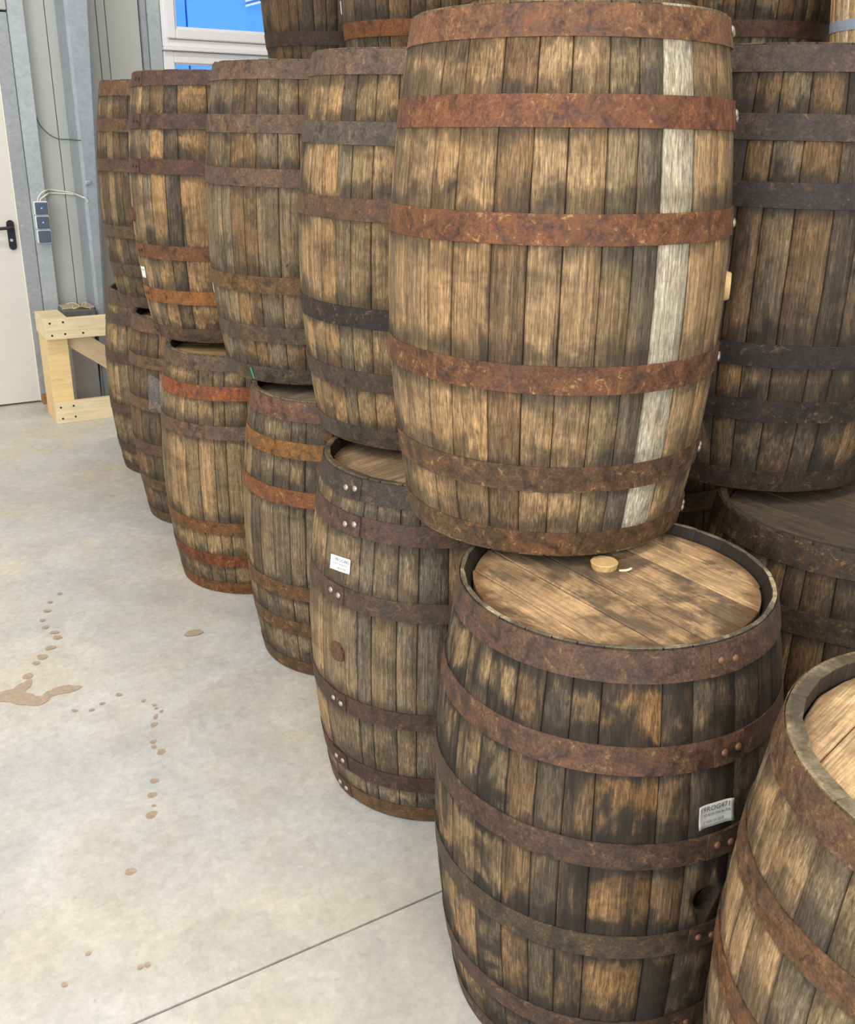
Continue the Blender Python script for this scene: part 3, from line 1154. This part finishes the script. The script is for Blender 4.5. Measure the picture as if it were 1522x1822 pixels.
add('U2', -0.783, 3.737, UZ, (.946, .796, .637, .322, .151), 0.994, 1.004, (-.003, -.006), [TAN, HONEY, HONEY, BRN, DGRY, TAN], 0.5,
    [(102, 76, 66), (102, 76, 66), (106, 76, 64), (130, 88, 60), (166, 112, 62), (104, 84, 68)], 0.2,
    spec=[(-75, GRY), (-65, TAN), (-56, GRY), (-47, HONEY), (-35, (84, 76, 66)), (-25, HONEY), (-5, None)],
    lap=[-62, -62, -63, -66, -68, -68], lap_kind='hole', label='honey coloured upper barrel with lapped dark red hoops and a dark bung at left', group='upper row of upright barrels')
add('U1', -1.119, 4.409, UZ, (.934, .783, .615, .326, .151), 0.999, 1.0, (0, 0), [DGRY, BRN, OLV, DGRY], 0.4,
    [(122, 94, 74), (118, 92, 70), (110, 88, 70), (110, 90, 72), (106, 88, 74), (112, 92, 78)], 0.2,
    label='leftmost upper barrel, dark brown, standing farthest from the camera', group='upper row of upright barrels')
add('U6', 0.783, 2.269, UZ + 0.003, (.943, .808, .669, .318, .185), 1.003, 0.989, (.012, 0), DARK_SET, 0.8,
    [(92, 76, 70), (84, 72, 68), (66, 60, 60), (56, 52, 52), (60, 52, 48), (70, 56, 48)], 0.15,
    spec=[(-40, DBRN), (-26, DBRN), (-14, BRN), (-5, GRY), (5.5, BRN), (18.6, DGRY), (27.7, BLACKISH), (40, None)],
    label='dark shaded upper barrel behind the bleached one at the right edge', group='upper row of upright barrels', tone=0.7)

add('L1', -1.312, 4.831, 0, (.931, .834, .629, .345, .12), 0.997, 1.001, (0, 0), [TAN, OLV, GRY, TAN], 0.3,
    [(112, 92, 78), (108, 92, 84), (106, 86, 72), (104, 86, 72), (98, 80, 68), (98, 80, 68)], 0.1,
    label='leftmost floor barrel, pale olive staves, nearest the pine frame', group='barrels standing on the floor', tone=1.2, head_col=(200, 180, 150), chime=0.014)
add('L2', -1.003, 4.188, 0, (.933, .772, .574, .357, .175), 0.998, 1.0, (0, 0), [BRN, GRY, BRN, DGRY], 0.4,
    [(122, 98, 80), (124, 98, 76), (128, 104, 76), (118, 92, 74), (118, 96, 72), (112, 92, 70)], 0.2,
    label='second floor barrel from the left, brown, with a patch of clear stretch film', group='barrels standing on the floor', head_col=(190, 160, 120))
add('L3', -0.690, 3.540, 0, (.943, .832, .680, .280, .132), 1.002, 1.0, (0, 0), [TAN, TAN, GRY, OLV], 0.45,
    [(112, 94, 78), (158, 90, 52), (120, 98, 82), (132, 92, 52), (128, 76, 44), (124, 82, 46)], 0.45,
    label='third floor barrel from the left with bright orange rusted second hoop', group='barrels standing on the floor', head_col=(196, 160, 110))
add('L4', -0.275, 2.956, 0, (.933, .814, .653, .312, .170), 0.996, 1.0, (0, 0), [GRY, TAN, OLV, DGRY, GRY], 0.55,
    [(126, 92, 76), (150, 106, 56), (142, 92, 54), (118, 86, 58), (112, 84, 58), (104, 82, 58)], 0.6,
    label='fourth floor barrel from the left, grey staves with ochre rusted second hoop', group='barrels standing on the floor', head_col=(150, 134, 112), head_ang=R_(50), chime=0.014)
add('L5', 0.021, 2.278, 0, (.939, .848, .648, .325, .112), 0.996, 0.998, (0, 0), MID_SET, 0.35,
    [(82, 72, 66), (104, 80, 68), (98, 80, 66), (92, 72, 60), (90, 66, 54), (110, 84, 58)], 0.12,
    spec=[(-70, TAN), (-57.3, GRY), (-33.9, (128, 112, 92)), (-26.8, GRY), (-15.3, (134, 118, 94)), (-6.5, (122, 108, 86)), (6, None)],
    lap=[-42, -40, -46.5, -46, -50, -52], lap_kind='steel', label='floor barrel with paired steel rivets, a white sticker and a cork bung', group='barrels standing on the floor', head_col=(190, 158, 122), head_ang=R_(48), head_stain=0.2, chime=0.013)
add('L6', 0.353, 1.565, 0.004, (.939, .772, .581, .376, .145), 0.989, 1.0, (.001, -.018), DARK_SET, 1.15,
    [(104, 80, 66), (108, 80, 64), (92, 72, 58), (88, 76, 60), (88, 70, 58), (84, 68, 56)], 0.3,
    spec=[(-66, TAN), (-51.5, TAN), (-39.1, OLV), (-27.7, BRN), (-17.8, DGRY), (-9.1, DBRN), (-0.2, (164, 122, 74)), (18.2, DBRN), (28.2, (92, 80, 62)), (44, DGRY), (56, None)],
    lap=[41, 42, 41, 38, 35, 34], lap_kind='rust', label='front floor barrel below the bleached one, dark stained, with a bung in its head', group='barrels standing on the floor', tone=0.86, head_col=(222, 180, 132), head_ang=R_(-56), head_stain=1.2, chime=0.006, nseg=128, rim_bleach=0.9, drop=0.017)
add('L7', 0.767, 1.033, 0, (.939, .755, .556, .38, .24), 1.03, 1.0, (.004, -.004), [TAN, TAN, OLV, GRY, OLV], 0.4,
    [(122, 94, 74), (120, 90, 66), (124, 88, 60), (110, 84, 62), (110, 84, 62), (104, 80, 60)], 0.4,
    spec=[(-72, TAN), (-56, TAN), (-48, TAN), (-36, GRY), (-26, OLV), (-14, None)],
    label='floor barrel at the bottom right corner with a thick grey chime', group='barrels standing on the floor', head_col=(238, 198, 148), head_ang=R_(46), head_stain=0.15, chime=0.021, nseg=128, rim_bleach=0.5)
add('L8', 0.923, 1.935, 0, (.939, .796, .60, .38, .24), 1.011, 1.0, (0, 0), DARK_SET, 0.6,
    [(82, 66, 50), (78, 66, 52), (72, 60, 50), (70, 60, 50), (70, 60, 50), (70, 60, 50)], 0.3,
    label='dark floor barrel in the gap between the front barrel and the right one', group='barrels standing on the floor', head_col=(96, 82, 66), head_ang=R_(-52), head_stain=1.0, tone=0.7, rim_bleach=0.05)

# third tier
TZ = UZ + BH * 1.0 + 0.001
DEF = (.94, .80, .62, .345, .15)
add('T1', -0.415, 4.55, TZ, (.94, .80, .62, .36, .154), 1.0, 1.0, (0, 0), DARK_SET, 0.4,
    [(86, 66, 58)] * 6, 0.1, tone=0.75, label='third tier barrel in front of the window, dark hoop', group='barrels of the third tier', hoop_w=0.052)
add('T2', -0.028, 3.92, TZ, (.94, .80, .62, .36, .139), 1.0, 1.0, (0, 0), [BRN, GRY, BRN, DGRY], 0.3,
    [(120, 84, 60)] * 4 + [(150, 94, 58), (110, 84, 62)], 0.3, tone=0.8, label='third tier barrel with an orange rusted hoop and a white sticker at its left', group='barrels of the third tier', hoop_w=0.052)
add('T3', 0.384, 2.85, TZ, DEF, 1.0, 1.0, (0, 0), [TAN, HONEY, OLV], 0.2,
    [(110, 84, 66)] * 6, 0.3, label='third tier barrel just showing above the rim of the bleached one', group='barrels of the third tier')
add('T4', 1.10, 3.85, TZ, (.94, .80, .62, .36, .145), 1.0, 1.0, (0, 0), DARK_SET, 0.7,
    [(108, 78, 60)] * 6, 0.2, label='third tier barrel above the dark shaded one, black stained staves', group='barrels of the third tier', hoop_w=0.052)
add('T5', 1.553, 3.35, TZ, (.955, .80, .62, .36, .145), 0.95, 1.0, (0, 0), NEWOAK, 0.01,
    [(190, 200, 226)] * 6, 0.0, label='new pale oak barrel with bluish galvanised hoops at the top right corner', group='barrels of the third tier', galv=True, hoop_w=0.03, tone=1.5)
add('T6', 1.80, 4.75, TZ, DEF, 1.0, 1.0, (0, 0), [(176, 122, 62), (168, 114, 58)], 0.1,
    [(120, 84, 56)] * 6, 0.3, label='amber brown barrel glimpsed in the gap left of the new pale one', group='barrels of the third tier')

# rows behind the front row that carry the third tier (seen only through the gaps; their tone is lowered to paint in the shade there)
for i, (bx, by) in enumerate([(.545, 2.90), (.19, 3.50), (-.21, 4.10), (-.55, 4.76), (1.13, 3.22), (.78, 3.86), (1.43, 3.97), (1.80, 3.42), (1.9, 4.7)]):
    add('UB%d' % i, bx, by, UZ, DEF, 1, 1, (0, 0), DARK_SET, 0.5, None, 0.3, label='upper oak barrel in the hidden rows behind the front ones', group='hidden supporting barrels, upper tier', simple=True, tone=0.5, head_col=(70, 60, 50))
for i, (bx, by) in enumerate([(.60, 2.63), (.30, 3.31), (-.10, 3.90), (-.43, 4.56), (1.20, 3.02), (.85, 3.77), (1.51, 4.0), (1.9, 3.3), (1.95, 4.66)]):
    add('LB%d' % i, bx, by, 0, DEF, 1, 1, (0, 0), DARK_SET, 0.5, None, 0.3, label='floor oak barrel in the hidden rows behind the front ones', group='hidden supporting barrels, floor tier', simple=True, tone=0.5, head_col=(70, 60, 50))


# ---- bungs, holes, stickers and small marks on the barrels
def add_bung(key, ang, z, r0, r1, h, mat, label, lump=0.0):
    root, face = RS[key]
    o = obj('bung', bung_mesh('bung', r0, r1, h, mat, lump=lump), root)
    on_surface(o, face + R_(ang), z, 0.0)
    o['label'] = label


add_bung('U5', 83, 0.462, 0.027, 0.025, 0.009, M_BUNG, 'light wooden bung')
add_bung('U2', -74, 0.44, 0.026, 0.022, 0.012, M_BUNGD, 'dark crumbly cork bung', 0.12)
add_bung('L5', -45.8, 0.46, 0.027, 0.025, 0.005, M_BUNGD, 'dark fibrous cork bung', 0.12)
add_bung('L4', -8, 0.815, 0.016, 0.013, 0.008, M_BUNGD, 'dark knot plug', 0.15)

# bung in the head of the front barrel
root, face = RS['L6']
o = obj('bung', bung_mesh('bung', 0.023, 0.0255, 0.013, M_BUNG, lump=0.03), root)
o.rotation_euler = (0, -math.pi / 2, 0)
HB_POS = (0.0, 0.0)


def head_point(px, py):
    """a point in the local frame of the front barrel's head"""
    return Vector((px, py, BH - 0.0165))


o.location = head_point(-0.010, 0.050)
o['label'] = 'pale wooden bung in the barrel head'
V, F = tube_data(smooth_path([head_point(0.016, 0.035), head_point(0.03, 0.033) + Vector((0, 0, .002)), head_point(0.04, 0.038) + Vector((0, 0, .004))], 4), [0.0025] * 8 + [0.001], 6)
o = obj('splinter', mesh_from('splinter', V, F, M_CHIP, True), root)

# open bung hole of the front barrel: cut through the stave
hole_ang, hole_z = face + R_(36.4), 0.447
best = min([c for c in root.children if c.name.startswith('stave')], key=lambda c: abs((c.rotation_euler.z - hole_ang + math.pi) % (2 * math.pi) - math.pi))
n = 28
d = hole_ang - best.rotation_euler.z
rr = prof(hole_z)
V, F = [], []
for x in (rr - 0.08, rr + 0.05):
    for k in range(n):
        a = 2 * math.pi * k / n
        p = Vector((x, 0.0245 * math.cos(a), 0.0245 * math.sin(a)))
        p = Matrix.Rotation(d, 3, 'Z') @ p
        V.append((p.x, p.y, p.z + hole_z))
F = [tuple(range(n - 1, -1, -1)), tuple(range(n, 2 * n))] + [(k, (k + 1) % n, n + (k + 1) % n, n + k) for k in range(n)]
cut = bpy.data.objects.new('cutter', mesh_from('cutter', V, F, M_OAK))
tmp = bpy.data.objects.new('tmp_stave', best.data)
COL.objects.link(cut)
COL.objects.link(tmp)
md = tmp.modifiers.new('hole', 'BOOLEAN')
md.operation = 'DIFFERENCE'
md.object = cut
md.solver = 'EXACT'
dg = bpy.context.evaluated_depsgraph_get()
best.data = bpy.data.meshes.new_from_object(tmp.evaluated_get(dg))
best.data.name = 'stave_with_hole'
best['label'] = 'stave with an open round bung hole'
bpy.data.objects.remove(tmp)
bpy.data.objects.remove(cut)

root5, face5 = RS['L5']
sticker(root5, face5 + R_(-45.3), 0.690, 0.072, 0.036, 0.10, M_PAPER, [('19ROG442', 0.004, 0.009, 0.0125), ('07 ROS-704 460-755', 0.0, -0.001, 0.0062), ('0 000 04 00/8', 0.004, -0.011, 0.0062)], 'white paper sticker', face5, 0.3)
sticker(root, face + R_(37), 0.616, 0.070, 0.040, -0.03, M_PAPER_G, [('19ROG471', -0.001, 0.011, 0.0135), ('07 ROS-704 46-755', 0.003, 0.0, 0.0066), ('0 0000 04 00/8', -0.004, -0.012, 0.0068)], 'curled grey white paper sticker', face, 1.0)
r_, f_ = RS['U2']
sticker(r_, f_ + R_(-71), 0.236, 0.05, 0.04, 0.05, M_PAPER, [('19ROG438', 0.0, 0.008, 0.008)], 'white paper sticker', f_)
r_, f_ = RS['T2']
sticker(r_, f_ + R_(-84), 0.235, 0.06, 0.045, 0.0, M_PAPER, [('19ROG', 0.0, 0.008, 0.008)], 'white paper sticker', f_)
r_, f_ = RS['U3']
sticker(r_, f_ + R_(-83), 0.262, 0.04, 0.03, 0.0, M_PAPER, [('19ROG', 0.0, 0.006, 0.006)], 'white paper sticker', f_)
# green paint dab on the bottom hoop
V, F = [], []
ga = f_ + R_(-43.4)
for j in range(5):
    for i in range(3):
        zz = 0.006 + 0.036 * j / 4
        V.append(surf(zz, ga + (i - 1) * 0.012 + 0.022 * (1 - j / 4), 0.0034 + 0.0002))
for j in range(4):
    for i in range(2):
        F.append((j * 3 + i, j * 3 + i + 1, (j + 1) * 3 + i + 1, (j + 1) * 3 + i))
o = obj('paint_mark', mesh_from('paint_mark', V, F, M_GPAINT), r_)
o['label'] = 'green paint mark'
# stretch film patch
r_, f_ = RS['L2']
V, F = [], []
nx, nz = 10, 10
for j in range(nz + 1):
    for i in range(nx + 1):
        a = f_ + R_(-46 + 34 * i / nx)
        z = 0.53 + 0.14 * j / nz + 0.01 * math.sin(i * 1.3)
        V.append(surf(z, a, 0.003 + 0.0025 * math.sin(i * 2.1 + j * 1.7)))
for j in range(nz):
    for i in range(nx):
        F.append((j * (nx + 1) + i, j * (nx + 1) + i + 1, (j + 1) * (nx + 1) + i + 1, (j + 1) * (nx + 1) + i))
o = obj('stretch_film', mesh_from('stretch_film', V, F, M_FILM, True), r_)
o['label'] = 'patch of crinkled clear film'


# ------------------------------------------------------------------ things by the wall
def build_switches():
    t = empty('switch_block', P(0.138, 0.0, 0.98), (0, 0, AL), label='block of three grey wall switches, two with blue lights, on the door post', category='switch')
    for i in range(3):
        z0 = 0.981 + i * 0.0815
        b = wbox('switch_body', 0.0985, 0.1795, 0.0, 0.045, z0, z0 + 0.0795, M_SWBODY, t, 0.006)
        r = wbox('switch_rocker', 0.1035, 0.1745, 0.043, 0.054, z0 + 0.005, z0 + 0.0745, M_SWITCH, t, 0.004)
        if i:
            V = [(0.0045 * math.cos(k * math.pi / 8), 0, 0.0045 * math.sin(k * math.pi / 8)) for k in range(16)]
            V += [(x * 0.6, -0.002, z) for x, _, z in V]
            F = [tuple(range(16, 32)), tuple(range(15, -1, -1))] + [(k, (k + 1) % 16, 16 + (k + 1) % 16, 16 + k) for k in range(16)]
            led = obj('indicator_light', mesh_from('indicator_light', V, F, M_LED), r)
            led.location = (0.0, -0.0055, 0.036)
            led['label'] = 'glowing blue indicator'
    return t


build_switches()


def wp(*pts):
    return [P(*p) for p in pts]


for dz, du, lab in ((0.0, 0.0, 'white cable leaving the switch block, upper one of the pair'), (-0.02, 0.012, 'white cable leaving the switch block, lower one of the pair')):
    pts = smooth_path(wp((0.128 + du, 0.022, 1.224), (0.134 + du, 0.022, 1.246 + dz * .5), (0.158 + du, 0.02, 1.272 + dz), (0.188 + du * .3, 0.008, 1.284 + dz), (0.215, -0.05, 1.284 + dz), (0.30, -0.05, 1.272 + dz * .6), (0.355, -0.045, 1.262 + dz * .4)), 6)
    o = tube('power_cable', pts, 0.0042, M_CABLE, label=lab, category='cable', group='white cables at the switches')
pts = smooth_path(wp((0.352, -0.04, 1.262), (0.352, 0.19, 1.253), (0.362, 0.212, 1.250), (0.372, 0.210, 1.240), (0.378, 0.206, 1.226)), 6)
tube('power_cable', pts, 0.005, M_CABLE, label='white cable bent round the edge of the steel column', category='cable')
pts = smooth_path(wp((0.188, -0.054, 1.70), (0.205, -0.045, 1.645), (0.25, -0.04, 1.595), (0.30, -0.04, 1.572), (0.352, -0.03, 1.57), (0.356, 0.15, 1.568), (0.37, 0.208, 1.568)), 6)
tube('green_wire', pts, 0.0028, M_GREEN, label='thin green wire sagging from the door post to the column', category='wire')


def build_pine():
    t = empty('pine_frame', P(0.2, 0.4, 0), (0, 0, AL), label='new pine timber frame standing by the door beside the leftmost barrels', category='frame')
    pc, pc2, pc3 = l4((238, 214, 172)), l4((240, 206, 146)), l4((222, 192, 152))
    top = wbox('top_rail', -0.004, 0.95, 0.512, 0.553, 0.497, 0.615, M_PINE, t, 0.002, pc)
    low = wbox('bottom_rail', 0.0, 0.95, 0.512, 0.553, 0.0, 0.127, M_PINE, t, 0.002, pc)
    wbox('post', 0.0, 0.117, 0.262, 0.510, 0.0, 0.497, M_PINE, t, 0.002, pc2)
    wbox('post', 0.83, 0.947, 0.262, 0.510, 0.0, 0.497, M_PINE, t, 0.002, pc2)
    wbox('cap_board', -0.004, 0.128, 0.24, 0.510, 0.499, 0.615, M_PINE, t, 0.002, pc)
    wbox('cap_board', 0.82, 0.95, 0.24, 0.510, 0.499, 0.615, M_PINE, t, 0.002, pc)
    # diagonal brace behind the rail
    vv, ff = box_data(-0.03, 0.62, -0.02, 0.02, -0.058, 0.058, 0.002)
    br = obj('diagonal_brace', mesh_from('diagonal_brace', vv, ff, M_PINE), t, pc3)
    mw = Matrix.Translation(P(0.15, 0.45, 0.49)) @ Matrix.Rotation(AL, 4, 'Z') @ Matrix.Rotation(math.atan2(0.144, 0.19), 4, 'Y')
    br.matrix_local = parent_matrix(t).inverted() @ mw
    def screw(par, u, z, vv=0.553):
        V = []
        for off, r in ((0.0, 0.0062), (0.0012, 0.0062), (0.0014, 0.003)):
            V += [(r * math.cos(k * math.pi / 5), -off, r * math.sin(k * math.pi / 5)) for k in range(10)]
        F = [(i * 10 + k, i * 10 + (k + 1) % 10, (i + 1) * 10 + (k + 1) % 10, (i + 1) * 10 + k) for i in range(2) for k in range(10)] + [tuple(range(20, 30))]
        s = obj('screw', mesh_from('screw', V, F, M_SCREW), par)
        s.matrix_local = parent_matrix(par).inverted() @ Matrix.Translation(P(u, vv, z)) @ Matrix.Rotation(AL, 4, 'Z')
    for u, z in ((0.023, 0.592), (0.095, 0.594), (0.028, 0.522), (0.1, 0.526), (0.2, 0.524)):
        screw(top, u, z)
    for u, z in ((0.028, 0.098), (0.1, 0.1), (0.032, 0.03), (0.105, 0.034)):
        screw(low, u, z)


build_pine()


def build_box():
    b = empty('board_box', P(0.27, 0.13, 0), (0, 0, AL), label='tall light grey box standing on the floor behind the pine frame', category='box')
    wbox('box_body', 0.19, 0.335, 0.03, 0.20, 0.0, 0.54, M_CARD, b, 0.002)
    wbox('box_flap', 0.188, 0.337, 0.028, 0.202, 0.54, 0.548, M_CARD, b, 0.001)
    d = empty('tied_bundle', P(0.26, 0.14, 0.55), (0, 0, AL), label='dark grey bundle tied with a twine bow behind the pine rail', category='bundle')
    wbox('wrapped_board', 0.168, 0.352, 0.02, 0.225, 0.549, 0.598, M_DGREY, d, 0.003)
    wbox('kraft_sheet', 0.176, 0.27, 0.02, 0.13, 0.599, 0.607, M_KRAFT, d, 0.001)
    wbox('kraft_sheet', 0.305, 0.358, 0.04, 0.18, 0.599, 0.609, M_KRAFT, d, 0.001)
    c = (0.285, 0.15, 0.605)
    loops = [[c, (0.262, 0.20, 0.615), (0.225, 0.215, 0.608), (0.235, 0.175, 0.622), c],
             [c, (0.30, 0.19, 0.62), (0.315, 0.16, 0.632), (0.30, 0.12, 0.622), c],
             [c, (0.25, 0.10, 0.625), (0.21, 0.08, 0.618)], [c, (0.32, 0.20, 0.606), (0.322, 0.225, 0.60)],
             [(0.17, 0.15, 0.60), c, (0.352, 0.15, 0.604)]]
    for l in loops:
        tube('twine', smooth_path([P(*q) for q in l], 6), 0.0028, M_TWINE, d, 6)
    k = wbox('column_bracket', 0.345, 0.42, 0.02, 0.15, 0.0, 0.13, M_DGREY, None, 0.003)
    k['label'] = 'dark grey block on the floor at the foot of the steel column'
    k['category'] = 'block'


build_box()


# ------------------------------------------------------------------ drip marks on the concrete (dried-in stains, paper-thin films)
def build_stains():
    t = NT('dried_brown_drip')
    tc = t.n('ShaderNodeTexCoord')
    f = t.noise(tc.outputs['Object'], 60, 4)
    t.base(t.mix(t.ramp(f, 0.3, 0.7), l4((180, 160, 138)), l4((166, 144, 122))))
    t.rough(0.5)
    fl = bpy.data.objects['floor']
    inv = parent_matrix(fl).inverted()
    rng = random.Random(4)

    def blob(x, y, rx, ry, rot=0.0, wob=0.12):
        n = 20
        ph = [rng.uniform(0, 6.28) for _ in range(3)]
        V = []
        for k in range(n):
            a = 2 * math.pi * k / n
            r = 1 + wob * (math.sin(2 * a + ph[0]) + 0.6 * math.sin(3 * a + ph[1]) + 0.4 * math.sin(5 * a + ph[2]))
            px, py = rx * r * math.cos(a), ry * r * math.sin(a)
            V.append((px * math.cos(rot) - py * math.sin(rot), px * math.sin(rot) + py * math.cos(rot), 0.0))
        o = obj('drip_stain', mesh_from('drip_stain', V, [tuple(range(n))], t.m), fl)
        o.matrix_local = inv @ Matrix.Translation((x, y, 0.0003 + 0.00006 * len(fl.children)))
    S = STAINS
    for q in S:
        blob(*q)


STAINS = [(-0.722, 2.145, .011, .012), (-0.712, 2.087, .012, .013), (-0.693, 2.009, .014, .015), (-0.696, 2.045, .006, .006), (-0.687, 1.808, .012, .013),
          (-0.773, 2.321, .009, .010), (-0.738, 2.274, .012, .013), (-0.765, 2.297, .008, .008), (-0.794, 2.405, .010, .012), (-0.80, 2.445, .007, .012), (-0.82, 2.507, .008, .007),
          (-0.86, 2.53, .007, .008), (-0.79, 2.475, .006, .007), (-0.81, 2.49, .006, .006),
          (-1.261, 2.545, .060, .035, 0.15, .18), (-1.20, 2.52, .05, .030, 0.1, .15), (-1.255, 2.60, .022, .035, 0.1, .2), (-1.120, 2.585, .045, .024, 0.55, .15), (-1.155, 2.56, .022, .02),
          (-1.265, 2.66, .014, .02, 0.3), (-1.27, 2.74, .011, .013), (-1.265, 2.78, .018, .016), (-1.26, 2.84, .016, .016), (-1.262, 2.91, .017, .014), (-1.285, 2.945, .015, .012),
          (-1.33, 2.98, .013, .011), (-1.36, 3.03, .010, .01), (-1.37, 3.10, .013, .011), (-1.385, 3.17, .009, .01), (-1.375, 3.24, .01, .01), (-1.05, 2.47, .009, .007), (-1.0, 2.475, .008, .007), (-0.98, 2.51, .008, .007), (-0.945, 2.56, .009, .009),
          (-0.805, 2.955, .032, .022, 0.2, .12), (-0.585, 1.532, .006, .006), (-0.572, 1.538, .006, .006), (-0.727, 1.485, .006, .006), (-0.705, 1.565, .005, .006)]
build_stains()


# ------------------------------------------------------------------ lamp housings under the ceiling (outside the frame)
def build_lamps():
    proto = None
    for i, (u, v) in enumerate(LAMPS):
        t = empty('hall_lamp', P(u, v, 4.91), (0, 0, AL), label='long white hall lamp hanging from the ceiling', category='lamp', group='hall lamps under the ceiling')
        if proto is None:
            hv, hf = box_data(-0.75, 0.75, -0.14, 0.14, 0.0, 0.09, 0.01)
            proto = mesh_from('lamp_housing', hv, hf, M_ROOM)
            rod = mesh_from('lamp_rod', *box_data(-0.01, 0.01, -0.01, 0.01, 0.09, 0.485), M_GALV)
        obj('lamp_housing', proto, t)
        for x in (-0.5, 0.5):
            r = obj('lamp_rod', rod, t)
            r.location = (x, 0, 0)


build_lamps()
